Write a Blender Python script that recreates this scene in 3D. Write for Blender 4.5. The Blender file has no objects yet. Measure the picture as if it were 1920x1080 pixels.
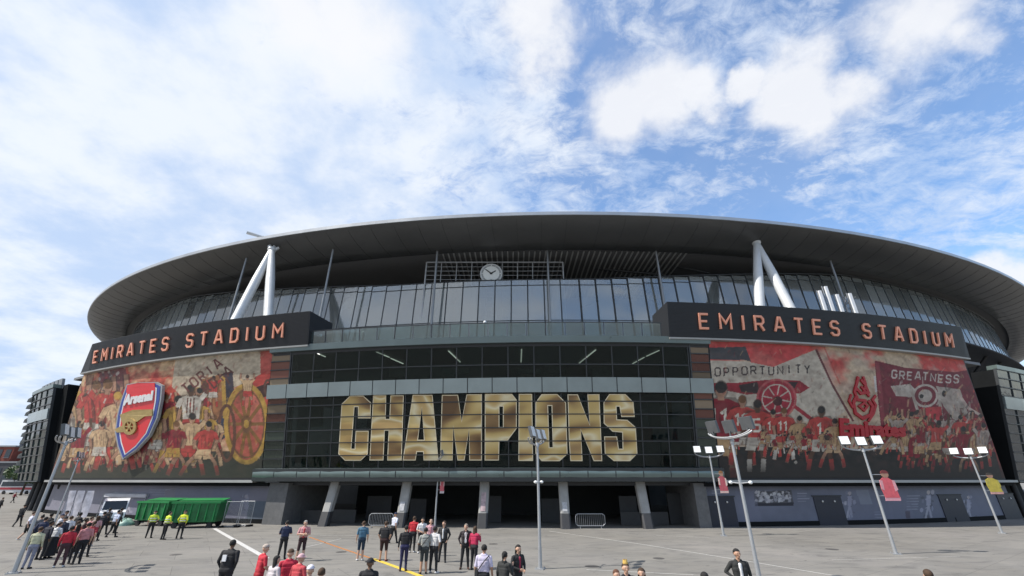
import bpy, bmesh, math, random
import numpy as np
from mathutils import Vector, Matrix, noise as mnoise
from mathutils.geometry import tessellate_polygon
random.seed(7); RNG = np.random.default_rng(11)
R = math.radians
scene = bpy.context.scene
COL = scene.collection

# ------------------------------------------------------------------ camera
PITCH = math.atan(360/800); CAM_H = 3.75; FPX = 800.0
cd = bpy.data.cameras.new('camera'); cam = bpy.data.objects.new('camera', cd); COL.objects.link(cam)
cd.sensor_fit = 'HORIZONTAL'; cd.sensor_width = 36; cd.lens = 15.0; cd.clip_start = .1; cd.clip_end = 6000
cam.location = (0, 0, CAM_H); cam.rotation_euler = (R(90)+PITCH, 0, 0)
scene.camera = cam

# ------------------------------------------------------------------ sun and sky
SUN_EL = 50.0; SUN_VEC = Vector((-math.cos(R(14))*math.cos(R(SUN_EL)), -math.sin(R(14))*math.cos(R(SUN_EL)), math.sin(R(SUN_EL))))
sl = bpy.data.lights.new('sun', 'SUN'); sl.energy = 5.0; sl.angle = R(.55); sl.color = (1, .955, .89)
sun = bpy.data.objects.new('sun', sl); COL.objects.link(sun)
sun.rotation_euler = SUN_VEC.to_track_quat('Z', 'Y').to_euler(); sun.location = (-60, -20, 90)
vs = scene.view_settings
vs.view_transform = 'Standard'; vs.look = 'None'; vs.exposure = 0.32; vs.gamma = 1.0; vs.use_curve_mapping = False

def ray(x, y):
    """direction through a point of the 1920 x 1080 photograph"""
    u, v = x-960, 540-y; c, s = math.cos(PITCH), math.sin(PITCH)
    return Vector((u, FPX*c-v*s, FPX*s+v*c))

world = bpy.data.worlds.new('World'); scene.world = world; world.use_nodes = True
def build_sky():
    nt = world.node_tree; N = nt.nodes; L = nt.links; N.clear()
    def nd(t, **k):
        n = N.new(t)
        for a, b in k.items(): setattr(n, a, b)
        return n
    def math_(op, a, b=None, c=None, clamp=False):
        n = nd('ShaderNodeMath', operation=op, use_clamp=clamp)
        for i, q in enumerate((a, b, c)):
            if q is None: continue
            if isinstance(q, (int, float)): n.inputs[i].default_value = q
            else: L.new(q, n.inputs[i])
        return n.outputs[0]
    def vmath(op, a, b=None, out=0):
        n = nd('ShaderNodeVectorMath', operation=op)
        for i, q in enumerate((a, b)):
            if q is None: continue
            if isinstance(q, (tuple, list, Vector)): n.inputs[i].default_value = q
            else: L.new(q, n.inputs[i])
        return n.outputs[out]
    def smooth(x, lo, hi):
        n = nd('ShaderNodeMapRange', interpolation_type='SMOOTHSTEP')
        L.new(x, n.inputs[0]); n.inputs[1].default_value = lo; n.inputs[2].default_value = hi
        return n.outputs[0]
    def noise(vec, scale, detail, rough=.55, dist=0.0):
        n = nd('ShaderNodeTexNoise'); L.new(vec, n.inputs['Vector'])
        n.inputs['Scale'].default_value = scale; n.inputs['Detail'].default_value = detail
        n.inputs['Roughness'].default_value = rough; n.inputs['Distortion'].default_value = dist
        return n.outputs[0]
    tc = nd('ShaderNodeTexCoord'); d = vmath('NORMALIZE', tc.outputs['Generated'])
    sep = nd('ShaderNodeSeparateXYZ'); L.new(d, sep.inputs[0])
    sky = nd('ShaderNodeTexSky', sky_type='NISHITA'); sky.sun_disc = False
    sky.sun_elevation = R(SUN_EL); sky.sun_rotation = math.atan2(SUN_VEC.x, SUN_VEC.y)
    sky.altitude = 0; sky.air_density = 1.0; sky.dust_density = .6; sky.ozone_density = 2.2
    # flat cloud layer: the view direction met with a sheet overhead
    zz = math_('ADD', math_('MAXIMUM', sep.outputs[2], 0.0), .22)
    px_, py_ = math_('DIVIDE', sep.outputs[0], zz), math_('DIVIDE', sep.outputs[1], zz)
    cmb = nd('ShaderNodeCombineXYZ'); L.new(px_, cmb.inputs[0]); L.new(py_, cmb.inputs[1])
    p = cmb.outputs[0]
    big = noise(vmath('ADD', p, (3.1, 1.7, 0)), 1.1, 3, .5)
    mid = noise(vmath('ADD', vmath('MULTIPLY', p, (.8, 1.2, 1.0)), (2.3, 5.1, 0)), 3.6, 8, .68, .6)
    fine = noise(vmath('ADD', vmath('MULTIPLY', p, (1.0, 1.25, 1.0)), (1.3, 7.4, 0)), 15.0, 6, .68, .55)
    # the sheet thickens towards the west (left) and thins out to the east
    side = math_('MULTIPLY', smooth(sep.outputs[0], .55, -.75), .44)
    side = math_('MAXIMUM', math_('SUBTRACT', side, .175), -.085)
    cov = math_('ADD', math_('ADD', math_('MULTIPLY', big, .30), math_('MULTIPLY', mid, .76)), math_('MULTIPLY', fine, .46))
    cov = math_('ADD', cov, side)
    sheet = smooth(cov, SKY['lo'], SKY['hi'])
    sheet = math_('MULTIPLY', sheet, SKY['sheet'])
    hz = smooth(sep.outputs[2], .42, .02)           # whiter towards the horizon
    sheet = math_('MAXIMUM', math_('MAXIMUM', sheet, .13), math_('MULTIPLY', hz, .55))
    # cumulus heaps
    wob = noise(d, 6.0, 6, .6, .1); wob2 = noise(d, 17.0, 5, .6)
    w = math_('ADD', math_('MULTIPLY', math_('SUBTRACT', wob, .5), .34), math_('MULTIPLY', math_('SUBTRACT', wob2, .5), .12))
    heap = None
    for (x, y, rad) in SKY['heaps']:
        c = ray(x, y).normalized()
        dist = vmath('DISTANCE', d, tuple(c), out=1)
        e = smooth(math_('ADD', math_('DIVIDE', dist, -rad), math_('ADD', 1.0, math_('DIVIDE', w, rad*1.7))), -.35, .72)
        heap = e if heap is None else math_('MAXIMUM', heap, e)
    mix = nd('ShaderNodeMix', data_type='RGBA'); L.new(sheet, mix.inputs['Factor'])
    hs = nd('ShaderNodeHueSaturation'); L.new(sky.outputs[0], hs.inputs['Color'])
    hs.inputs['Saturation'].default_value = SKY['sat']; hs.inputs['Value'].default_value = SKY['val']
    L.new(hs.outputs[0], mix.inputs[6])
    # thin veil colour, brightened where thick
    vr = nd('ShaderNodeMix', data_type='RGBA'); L.new(smooth(noise(vmath('ADD', p, (6.1, 2.2, 0)), 2.6, 6, .6), .34, .62), vr.inputs['Factor'])
    vr.inputs[6].default_value = SKY['veil_dark']; vr.inputs[7].default_value = SKY['veil']
    L.new(vr.outputs[2], mix.inputs[7])
    m2 = nd('ShaderNodeMix', data_type='RGBA'); L.new(math_('MULTIPLY', heap, .88), m2.inputs['Factor'])
    L.new(mix.outputs[2], m2.inputs[6]); m2.inputs[7].default_value = SKY['heap']
    bg = nd('ShaderNodeBackground'); bg.inputs[1].default_value = .081; L.new(m2.outputs[2], bg.inputs[0])
    out = nd('ShaderNodeOutputWorld'); L.new(bg.outputs[0], out.inputs[0])
SKY = dict(lo=.54, hi=.90, sheet=.95, sat=1.15, val=2.5,
           veil=(9.0, 9.5, 10.2, 1), veil_dark=(5.6, 7.0, 9.4, 1), heap=(9.5, 9.6, 9.9, 1),
           heaps=[(1000, 45, .085), (1005, 95, .07), (1160, 210, .085), (1240, 175, .095), (1310, 165, .06), (1490, 160, .075), (1530, 210, .07), (1580, 185, .065), (1740, 40, .085), (1800, 60, .06), (1390, 150, .04),
                  (640, 40, .12), (560, 20, .10), (1900, 520, .05), (1860, 510, .04)])
build_sky()

# ------------------------------------------------------------------ materials
def lin(c):
    return tuple((q/255/12.92 if q/255 <= .04045 else ((q/255+.055)/1.055)**2.4) for q in c)
MATS = {}
def mat(name, col, rough=.6, metal=0.0, var=.12, scale=3.0, bump=0.0, bscale=None, spec=.5, emit=None, stretch=None, coat=0):
    """principled surface with a little uneven colour, wear and relief"""
    if name in MATS: return MATS[name]
    m = bpy.data.materials.new(name); m.use_nodes = True; MATS[name] = m
    nt = m.node_tree; N = nt.nodes; L = nt.links; b = N['Principled BSDF']
    b.inputs['Roughness'].default_value = rough; b.inputs['Metallic'].default_value = metal
    b.inputs['Specular IOR Level'].default_value = spec; b.inputs['Base Color'].default_value = (*col, 1)
    if coat: b.inputs['Coat Weight'].default_value = coat
    if emit: b.inputs['Emission Color'].default_value = (*emit[0], 1); b.inputs['Emission Strength'].default_value = emit[1]
    if var or bump:
        tc = N.new('ShaderNodeTexCoord'); mp = N.new('ShaderNodeMapping'); L.new(tc.outputs['Object'], mp.inputs[0])
        if stretch: mp.inputs['Scale'].default_value = stretch
        nz = N.new('ShaderNodeTexNoise'); nz.inputs['Scale'].default_value = scale; nz.inputs['Detail'].default_value = 6
        nz.inputs['Roughness'].default_value = .62; L.new(mp.outputs[0], nz.inputs['Vector'])
        rp = N.new('ShaderNodeValToRGB'); L.new(nz.outputs[0], rp.inputs[0])
        rp.color_ramp.elements[0].position = .28; rp.color_ramp.elements[1].position = .72
        rp.color_ramp.elements[0].color = (*[q*(1-var) for q in col], 1); rp.color_ramp.elements[1].color = (*[min(1, q*(1+var)) for q in col], 1)
        L.new(rp.outputs[0], b.inputs['Base Color'])
        mr = N.new('ShaderNodeMapRange'); L.new(nz.outputs[0], mr.inputs[0])
        mr.inputs[3].default_value = max(.02, rough-.1); mr.inputs[4].default_value = min(1, rough+.1); L.new(mr.outputs[0], b.inputs['Roughness'])
        if bump:
            n2 = N.new('ShaderNodeTexNoise'); n2.inputs['Scale'].default_value = bscale or scale*8; n2.inputs['Detail'].default_value = 4
            L.new(mp.outputs[0], n2.inputs['Vector'])
            bp = N.new('ShaderNodeBump'); bp.inputs['Strength'].default_value = bump; bp.inputs['Distance'].default_value = .02
            L.new(n2.outputs[0], bp.inputs['Height']); L.new(bp.outputs[0], b.inputs['Normal'])
    return m
def glass(name, tint, refl_rough=.03, body=(.02, .03, .03), body_mix=.25, ior=1.5, rmin=0.0, wav=.02):
    """window glass: see-through tint, mirror at grazing angles, a little dirt"""
    m = bpy.data.materials.new(name); m.use_nodes = True; MATS[name] = m
    nt = m.node_tree; N = nt.nodes; L = nt.links; N.clear()
    out = N.new('ShaderNodeOutputMaterial')
    tr = N.new('ShaderNodeBsdfTransparent'); tr.inputs[0].default_value = (*tint, 1)
    df = N.new('ShaderNodeBsdfDiffuse'); df.inputs[0].default_value = (*body, 1)
    gl = N.new('ShaderNodeBsdfGlossy'); gl.inputs['Roughness'].default_value = refl_rough
    tc = N.new('ShaderNodeTexCoord'); nz = N.new('ShaderNodeTexNoise'); nz.inputs['Scale'].default_value = .55; nz.inputs['Detail'].default_value = 3
    L.new(tc.outputs['Object'], nz.inputs['Vector'])
    bp = N.new('ShaderNodeBump'); bp.inputs['Strength'].default_value = wav; bp.inputs['Distance'].default_value = .3
    L.new(nz.outputs[0], bp.inputs['Height']); L.new(bp.outputs[0], gl.inputs['Normal'])
    oi = N.new('ShaderNodeObjectInfo'); vm = N.new('ShaderNodeMapRange'); L.new(oi.outputs['Random'], vm.inputs[0])
    vm.inputs[3].default_value = body_mix*.55; vm.inputs[4].default_value = min(1, body_mix*1.45)
    m1 = N.new('ShaderNodeMixShader'); L.new(vm.outputs[0], m1.inputs[0]); L.new(tr.outputs[0], m1.inputs[1]); L.new(df.outputs[0], m1.inputs[2])
    fr = N.new('ShaderNodeFresnel'); fr.inputs[0].default_value = ior
    ad = N.new('ShaderNodeMath'); ad.operation = 'MAXIMUM'; ad.inputs[1].default_value = rmin; L.new(fr.outputs[0], ad.inputs[0])
    m2 = N.new('ShaderNodeMixShader'); L.new(ad.outputs[0], m2.inputs[0]); L.new(m1.outputs[0], m2.inputs[1]); L.new(gl.outputs[0], m2.inputs[2])
    L.new(m2.outputs[0], out.inputs[0]); return m
def print_mat(name, rough=.6, spec=.3):
    """flat print: the colours of the picture are stored on the sheet itself"""
    m = bpy.data.materials.new(name); m.use_nodes = True; MATS[name] = m
    N = m.node_tree.nodes; L = m.node_tree.links; b = N['Principled BSDF']
    a = N.new('ShaderNodeVertexColor'); a.layer_name = 'print'
    tc = N.new('ShaderNodeTexCoord'); nz = N.new('ShaderNodeTexNoise'); nz.inputs['Scale'].default_value = 1.3; nz.inputs['Detail'].default_value = 6
    L.new(tc.outputs['Object'], nz.inputs['Vector'])
    mr = N.new('ShaderNodeMapRange'); mr.inputs[3].default_value = .86; mr.inputs[4].default_value = 1.1; L.new(nz.outputs[0], mr.inputs[0])
    mx = N.new('ShaderNodeMix'); mx.data_type = 'RGBA'; mx.blend_type = 'MULTIPLY'; mx.inputs['Factor'].default_value = 1
    L.new(a.outputs[0], mx.inputs[6]); L.new(mr.outputs[0], mx.inputs[7]); L.new(mx.outputs[2], b.inputs['Base Color'])
    b.inputs['Roughness'].default_value = rough; b.inputs['Specular IOR Level'].default_value = spec
    return m

# ------------------------------------------------------------------ mesh building
WM = {}                                    # world matrix of every parent
class MB:
    def __init__(s): s.v = []; s.f = []; s.m = []; s.sm = []
    def add(s, vs, fs, mi=0, smooth=False):
        o = len(s.v); s.v += [tuple(q) for q in vs]
        for f in fs: s.f.append([o+i for i in f]); s.m.append(mi); s.sm.append(smooth)
        return s
    def box(s, c, size, rz=0, mi=0, taper=1.0):
        x, y, z = size[0]/2, size[1]/2, size[2]/2; cr, sr = math.cos(rz), math.sin(rz); vs = []
        for dz in (-1, 1):
            k = taper if dz > 0 else 1
            for dx, dy in ((-1, -1), (1, -1), (1, 1), (-1, 1)):
                a, b = dx*x*k, dy*y*k
                vs.append((c[0]+a*cr-b*sr, c[1]+a*sr+b*cr, c[2]+dz*z))
        return s.add(vs, [(3, 2, 1, 0), (4, 5, 6, 7), (0, 1, 5, 4), (1, 2, 6, 5), (2, 3, 7, 6), (3, 0, 4, 7)], mi)
    def tube(s, p0, p1, r0, r1=None, n=8, mi=0, caps=True):
        r1 = r0 if r1 is None else r1; p0, p1 = Vector(p0), Vector(p1); d = (p1-p0)
        if d.length < 1e-6: return s
        d.normalize(); a = d.orthogonal().normalized(); b = d.cross(a); vs = []
        for p, r in ((p0, r0), (p1, r1)):
            for i in range(n):
                t = 2*math.pi*i/n; vs.append(p+(a*math.cos(t)+b*math.sin(t))*r)
        s.add(vs, [(i, (i+1) % n, n+(i+1) % n, n+i) for i in range(n)], mi, True)
        if caps: s.add(vs[:n], [tuple(range(n-1, -1, -1))], mi); s.add(vs[n:], [tuple(range(n))], mi)
        return s
    def path(s, pts, r, n=6, mi=0):
        for i in range(len(pts)-1): s.tube(pts[i], pts[i+1], r, r, n, mi)
        return s
    def ball(s, c, r, sc=(1, 1, 1), nu=12, nv=8, mi=0, keep=None):
        vs = []; fs = []
        for j in range(nv+1):
            th = math.pi*j/nv
            for i in range(nu):
                ph = 2*math.pi*i/nu
                vs.append((c[0]+r*sc[0]*math.sin(th)*math.cos(ph), c[1]+r*sc[1]*math.sin(th)*math.sin(ph), c[2]+r*sc[2]*math.cos(th)))
        for j in range(nv):
            for i in range(nu):
                q = (j*nu+i, (j+1)*nu+i, (j+1)*nu+(i+1) % nu, j*nu+(i+1) % nu)
                if keep and not all(keep(vs[k]) for k in q): continue
                fs.append(q)
        return s.add(vs, fs, mi, True)
    def grid(s, rows, mi=0, smooth=True, closed=False):
        n = len(rows[0]); vs = [p for r in rows for p in r]; fs = []
        for j in range(len(rows)-1):
            for i in range(n if closed else n-1):
                k = (i+1) % n; fs.append((j*n+i, j*n+k, (j+1)*n+k, (j+1)*n+i))
        return s.add(vs, fs, mi, smooth)
    def mesh(s, name, mats):
        me = bpy.data.meshes.new(name); me.from_pydata(s.v, [], s.f)
        for m in (mats if isinstance(mats, (list, tuple)) else [mats]): me.materials.append(m)
        me.polygons.foreach_set('material_index', s.m); me.polygons.foreach_set('use_smooth', s.sm); me.update()
        return me
    def build(s, name, mats, parent=None, label=None, cat=None, group=None, kind=None):
        o = bpy.data.objects.new(name, s.mesh(name, mats)); return put(o, parent, label, cat, group, kind)
def put(o, parent=None, label=None, cat=None, group=None, kind=None):
    COL.objects.link(o)
    if parent is not None:
        o.parent = parent; o.matrix_parent_inverse = WM.get(parent.name, Matrix()).inverted()
    for k, v in (('label', label), ('category', cat), ('group', group), ('kind', kind)):
        if v: o[k] = v
    return o
def empty(name, loc, label, cat, group=None, rz=0):
    o = bpy.data.objects.new(name, None); o.empty_display_size = .3; put(o, None, label, cat, group)
    o.location = loc; o.rotation_euler = (0, 0, rz); WM[o.name] = Matrix.Translation(loc) @ Matrix.Rotation(rz, 4, 'Z')
    return o
def dup(root, loc, rz, label=None, group=None):
    """copy of a thing with copies of its parts and their sub-parts (all modelled about the thing's own base)"""
    r = root.copy(); COL.objects.link(r); r.location = loc; r.rotation_euler = (0, 0, rz)
    if label: r['label'] = label
    if group: r['group'] = group
    for ch in list(root.children):
        c = ch.copy(); COL.objects.link(c); c.parent = r
        for g in list(ch.children):
            d = g.copy(); COL.objects.link(d); d.parent = c
    return r

# ------------------------------------------------------------------ the stadium's plan
FC = (6.2, 166.65)                          # axis of the podium's curved front
def rr(z): return 125.6+max(0.0, z-3.75)*.194      # the front leans outwards above the ledge
def wp(phi, z, off=0.0, r=None):
    q = (rr(z) if r is None else r)+off; a = R(phi)
    return Vector((FC[0]+q*math.sin(a), FC[1]-q*math.cos(a), z))
def Wl(x, y, off=0.0, r=None):
    """where a sight line meets the curved front: (degrees round the front, height)"""
    d = ray(x, y); lo = None; Y = 16.0
    def g(Y):
        t = Y/d.y; z = CAM_H+d.z*t
        return math.hypot(d.x*t-FC[0], Y-FC[1])-((rr(z) if r is None else r)+off), d.x*t, z
    while g(Y)[0] > 0 and Y < 130: Y += 1.0
    lo, hi = Y-1, Y
    for _ in range(24):
        md = (lo+hi)/2
        if g(md)[0] > 0: lo = md
        else: hi = md
    _, X, z = g(hi)
    return math.degrees(math.atan2(X-FC[0], FC[1]-hi)), z
def at(x, y, Y):
    d = ray(x, y); t = Y/d.y; return Vector((d.x*t, Y, CAM_H+d.z*t))
def ground(x, y):
    d = ray(x, y); t = -CAM_H/d.z; return Vector((d.x*t, d.y*t, 0))
def wbox(mb, p0, p1, z0, z1, o0, o1, mi=0, n=None, r=None, ends=(0, 0)):
    """curved block on the front from angle p0 to p1; ends = extra degrees at the bottom edge of either end"""
    n = n or max(1, int(abs(p1-p0)/1.2)); lo = []; 
    for z, sl_ in ((z0, 1.0), (z1, 0.0)):
        for o in (o0, o1):
            lo.append([wp(p0+ends[0]*sl_+(p1-p0+(ends[1]-ends[0])*sl_)*i/n, z, o, r) for i in range(n+1)])
    bi, bo, ti, to = lo            # bottom inner / outer, top inner / outer
    for a, b in ((bo, to), (ti, bi), (to, ti), (bi, bo)): mb.grid([a, b], mi, False)
    mb.add([bi[0], bo[0], to[0], ti[0]], [(0, 1, 2, 3)], mi); mb.add([bi[-1], bo[-1], to[-1], ti[-1]], [(3, 2, 1, 0)], mi)
    return mb
EC = (9.0, 144.2); EA, EB = 128.0, 93.6      # oval of the roof's rim
def eax(t):
    """the oval is drawn out wider to the east"""
    w = 0.0 if t <= 0 else (1.0 if t < 1.6 else max(0.0, 1-(t-1.6)/1.5))
    return EA+62*w, EB+112.4*w
def ep(t, off, z):
    a, b = eax(t); return Vector((EC[0]+(a-off)*math.sin(t), EC[1]-EB+b-(b-off)*math.cos(t), z))
def ering(mb, prof, t0, t1, n, mi=0, smooth=True):
    mb.grid([[ep(t0+(t1-t0)*i/n, o, z) for i in range(n+1)] for o, z in prof], mi, smooth); return mb
def earc(t0, t1, step, off):
    """angles spaced evenly along the oval"""
    ts = [t0]; t = t0
    while t < t1:
        a, b = eax(t+1e-6); dl = math.hypot((a-off)*math.cos(t), (b-off)*math.sin(t)); t += step/dl; ts.append(t)
    return ts
def prism(mb, poly, fn, d0, d1, mi=0, holes=()):
    """flat outline (u, v) pushed from depth d0 to d1; fn maps (u, v, depth) to a point"""
    loops = [list(poly)]+[list(h) for h in holes]
    tris = tessellate_polygon([[Vector((p[0], p[1], 0)) for p in l] for l in loops]); flat = [p for l in loops for p in l]
    fr = [fn(p[0], p[1], d1) for p in flat]
    def nrm(t):
        a, b, c = (flat[i] for i in t); return (b[0]-a[0])*(c[1]-a[1])-(b[1]-a[1])*(c[0]-a[0])
    mb.add(fr, [t if nrm(t) > 0 else t[::-1] for t in tris], mi)
    for l in loops:
        n = len(l); A = [fn(p[0], p[1], d0) for p in l]; B = [fn(p[0], p[1], d1) for p in l]
        mb.add(A+B, [(i, (i+1) % n, n+(i+1) % n, n+i) for i in range(n)], mi)
    return mb
def ribbon(pts, w, closed=False):
    """mitred stroke of width w along a polyline: left and right outlines"""
    n = len(pts); Lf = []; Rt = []
    for i in range(n):
        p = Vector(pts[i]); a = Vector(pts[i-1]) if (i or closed) else None; b = Vector(pts[(i+1) % n]) if (i < n-1 or closed) else None
        d1 = (p-a).normalized() if a is not None else None; d2 = (b-p).normalized() if b is not None else None
        if d1 is None: d1 = d2
        if d2 is None: d2 = d1
        n1 = Vector((-d1.y, d1.x)); n2 = Vector((-d2.y, d2.x)); m = (n1+n2)
        m = m.normalized() if m.length > 1e-4 else n1
        k = min(1.8, 1/max(.2, m.dot(n1))); Lf.append(p+m*w/2*k); Rt.append(p-m*w/2*k)
    return Lf, Rt
def stroke(mb, pts, w, fn, d0, d1, closed=False, mi=0):
    Lf, Rt = ribbon(pts, w, closed); n = len(pts); m = n if closed else n-1
    for i in range(m):
        j = (i+1) % n
        q = [Rt[i], Rt[j], Lf[j], Lf[i]]
        mb.add([fn(p.x, p.y, d1) for p in q], [(0, 1, 2, 3)], mi)
        for a, b in ((Rt[i], Rt[j]), (Lf[j], Lf[i])):
            mb.add([fn(a.x, a.y, d0), fn(b.x, b.y, d0), fn(b.x, b.y, d1), fn(a.x, a.y, d1)], [(0, 1, 2, 3)], mi)
    if not closed:
        for a, b in ((Lf[0], Rt[0]), (Rt[-1], Lf[-1])):
            mb.add([fn(a.x, a.y, d0), fn(b.x, b.y, d0), fn(b.x, b.y, d1), fn(a.x, a.y, d1)], [(0, 1, 2, 3)], mi)
    return mb
# stroke lettering: unit height, (width, strokes); a stroke whose ends coincide is closed
C_ = .16
FONT = {
 'E': (.62, [[(.62, 1), (0, 1), (0, 0), (.62, 0)], [(0, .5), (.52, .5)]]),
 'M': (.8, [[(0, 0), (0, 1), (.4, .42), (.8, 1), (.8, 0)]]),
 'I': (.06, [[(.03, 0), (.03, 1)]]),
 'R': (.64, [[(0, 0), (0, 1), (.5, 1), (.64, 1-C_), (.64, .6), (.5, .46), (0, .46)], [(.36, .46), (.66, 0)]]),
 'A': (.74, [[(0, 0), (.30, 1), (.44, 1), (.74, 0)], [(.1, .3), (.64, .3)]]),
 'T': (.66, [[(0, 1), (.66, 1)], [(.33, 1), (.33, 0)]]),
 'S': (.62, [[(.62, .82), (.62, .86), (.48, 1), (.14, 1), (0, .86), (0, .64), (.14, .52), (.48, .5), (.62, .38), (.62, .14), (.48, 0), (.14, 0), (0, .14), (0, .2)]]),
 'D': (.64, [[(0, 0), (0, 1), (.46, 1), (.64, .82), (.64, .18), (.46, 0), (0, 0)]]),
 'U': (.64, [[(0, 1), (0, C_), (.16, 0), (.48, 0), (.64, C_), (.64, 1)]]),
 'O': (.68, [[(.16, 0), (.52, 0), (.68, .16), (.68, .84), (.52, 1), (.16, 1), (0, .84), (0, .16), (.16, 0)]]),
 'P': (.6, [[(0, 0), (0, 1), (.46, 1), (.6, .86), (.6, .6), (.46, .46), (0, .46)]]),
 'N': (.66, [[(0, 0), (0, 1), (.66, 0), (.66, 1)]]),
 'Y': (.66, [[(0, 1), (.33, .5), (.66, 1)], [(.33, .5), (.33, 0)]]),
 'G': (.66, [[(.66, .8), (.5, 1), (.16, 1), (0, .84), (0, .16), (.16, 0), (.5, 0), (.66, .16), (.66, .46), (.4, .46)]]),
 '1': (.3, [[(0, .8), (.25, 1), (.25, 0)]]),
 '5': (.6, [[(.6, 1), (0, 1), (0, .56), (.45, .56), (.6, .42), (.6, .14), (.45, 0), (0, 0)]]),
 '9': (.6, [[(.6, .5), (.15, .5), (0, .62), (0, .88), (.15, 1), (.45, 1), (.6, .88), (.6, .1), (.45, 0), (.05, 0)]]),
}
def is_closed(st): return abs(st[0][0]-st[-1][0])+abs(st[0][1]-st[-1][1]) < 1e-6

# ================================================================== THE SETTING
def ground_mat():
    m = bpy.data.materials.new('plaza_concrete'); m.use_nodes = True
    N = m.node_tree.nodes; L = m.node_tree.links; b = N['Principled BSDF']; b.inputs['Specular IOR Level'].default_value = .25
    tc = N.new('ShaderNodeTexCoord')
    def nz(scale, det, dist=0, sc=(1, 1, 1)):
        mp = N.new('ShaderNodeMapping'); mp.inputs['Scale'].default_value = sc; L.new(tc.outputs['Object'], mp.inputs[0])
        n = N.new('ShaderNodeTexNoise'); n.inputs['Scale'].default_value = scale; n.inputs['Detail'].default_value = det
        n.inputs['Distortion'].default_value = dist; n.inputs['Roughness'].default_value = .62; L.new(mp.outputs[0], n.inputs['Vector']); return n.outputs[0]
    def ramp(v, *el):
        r = N.new('ShaderNodeValToRGB'); L.new(v, r.inputs[0])
        while len(r.color_ramp.elements) < len(el): r.color_ramp.elements.new(.5)
        for e, (p, c) in zip(r.color_ramp.elements, el): e.position = p; e.color = (*c, 1)
        return r.outputs[0]
    def mul(a, b_):
        x = N.new('ShaderNodeMix'); x.data_type = 'RGBA'; x.blend_type = 'MULTIPLY'; x.inputs['Factor'].default_value = 1
        L.new(a, x.inputs[6]); L.new(b_, x.inputs[7]); return x.outputs[2]
    base = ramp(nz(.11, 5, .4), (.3, (.175, .166, .150)), (.52, (.204, .195, .179)), (.72, (.230, .217, .202)))
    st = ramp(nz(.55, 8, .8, (1, 2.2, 1)), (.30, (.66, .66, .67)), (.46, (.95, .95, .95)), (.75, (1.12, 1.10, 1.07)))
    fine = ramp(nz(26, 4), (.25, (.86, .86, .86)), (.75, (1.1, 1.1, 1.1)))
    spots = ramp(nz(2.3, 3, .2), (.27, (.5, .5, .5)), (.34, (1, 1, 1)))
    # paving bays with thin joints
    bk = N.new('ShaderNodeTexBrick'); mp = N.new('ShaderNodeMapping'); mp.inputs['Rotation'].default_value = (0, 0, R(-34)); L.new(tc.outputs['Object'], mp.inputs[0]); L.new(mp.outputs[0], bk.inputs['Vector'])
    bk.inputs['Color1'].default_value = (.95, .95, .95, 1); bk.inputs['Color2'].default_value = (1.05, 1.045, 1.03, 1); bk.inputs['Mortar'].default_value = (.62, .62, .62, 1)
    bk.inputs['Scale'].default_value = 1; bk.inputs['Mortar Size'].default_value = .012; bk.inputs['Brick Width'].default_value = 3.2; bk.inputs['Row Height'].default_value = 2.4
    col = mul(mul(mul(mul(base, st), fine), spots), bk.outputs[0]); L.new(col, b.inputs['Base Color'])
    b.inputs['Roughness'].default_value = .85
    bp = N.new('ShaderNodeBump'); bp.inputs['Strength'].default_value = .25; bp.inputs['Distance'].default_value = .01; L.new(nz(40, 3), bp.inputs['Height']); L.new(bp.outputs[0], b.inputs['Normal'])
    return m
gm = MB(); gm.grid([[(x, y, 0) for x in (-2600, -300, -60, 0, 60, 300, 2600)] for y in (-400, -60, 0, 40, 120, 400, 3200)], 0, False)
gm.build('ground', ground_mat(), kind='structure')
def line_on_ground(pts, w, m, name, z=.004):
    mb = MB(); P = [ground(*p).xy for p in pts]; Lf, Rt = ribbon([(p.x, p.y) for p in P], w)
    mb.grid([[(p.x, p.y, z) for p in Rt], [(p.x, p.y, z) for p in Lf]], 0, False); return mb.build(name, m, kind='structure')
mw = mat('worn_white_paint', (.5, .49, .47), .7, var=.35, scale=9); my = mat('worn_yellow_paint', (.62, .45, .06), .65, var=.3, scale=9)
mo = mat('worn_orange_paint', (.40, .16, .05), .65, var=.35, scale=9); mpale = mat('pale_joint', (.43, .42, .39), .8, var=.25, scale=5)
for x, y, w in ((1110, 1062, .35), (640, 1035, .3), (1235, 1047, .3), (925, 1020, .3), (1560, 1030, .35), (330, 1040, .3)):  # drain covers; the first disc is a painted shadow of something unseen
    p = ground(x, y); dc = MB(); dc.add([(p.x+w*math.cos(2*math.pi*k/20), p.y+w*math.sin(2*math.pi*k/20), .004) for k in range(20)], [tuple(range(20))]); dc.build('cover_shadow_disc', mat('cover_shadow_dark', (.09, .085, .08), .7, .3, .2, 8), kind='structure')
line_on_ground([(402, 991), (430, 1007), (500, 1047)], .30, mw, 'white_painted_line')
line_on_ground([(580, 1007), (640, 1028), (705, 1050)], .16, mo, 'orange_painted_line')
line_on_ground([(700, 1048), (745, 1064), (790, 1081)], .26, my, 'yellow_painted_line', .008)
for pts, w in (([(1030, 996), (1200, 1020), (1400, 1052), (1580, 1082)], .10), ([(600, 1004), (800, 1003)], .08), ([(1100, 1068), (1300, 1078)], .08),
               ([(1230, 1004), (1330, 1008)], .07), ([(540, 1034), (640, 1010)], .07), ([(1560, 1050), (1800, 1043)], .05)):
    line_on_ground(pts, w, mpale, 'paving_line')

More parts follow.
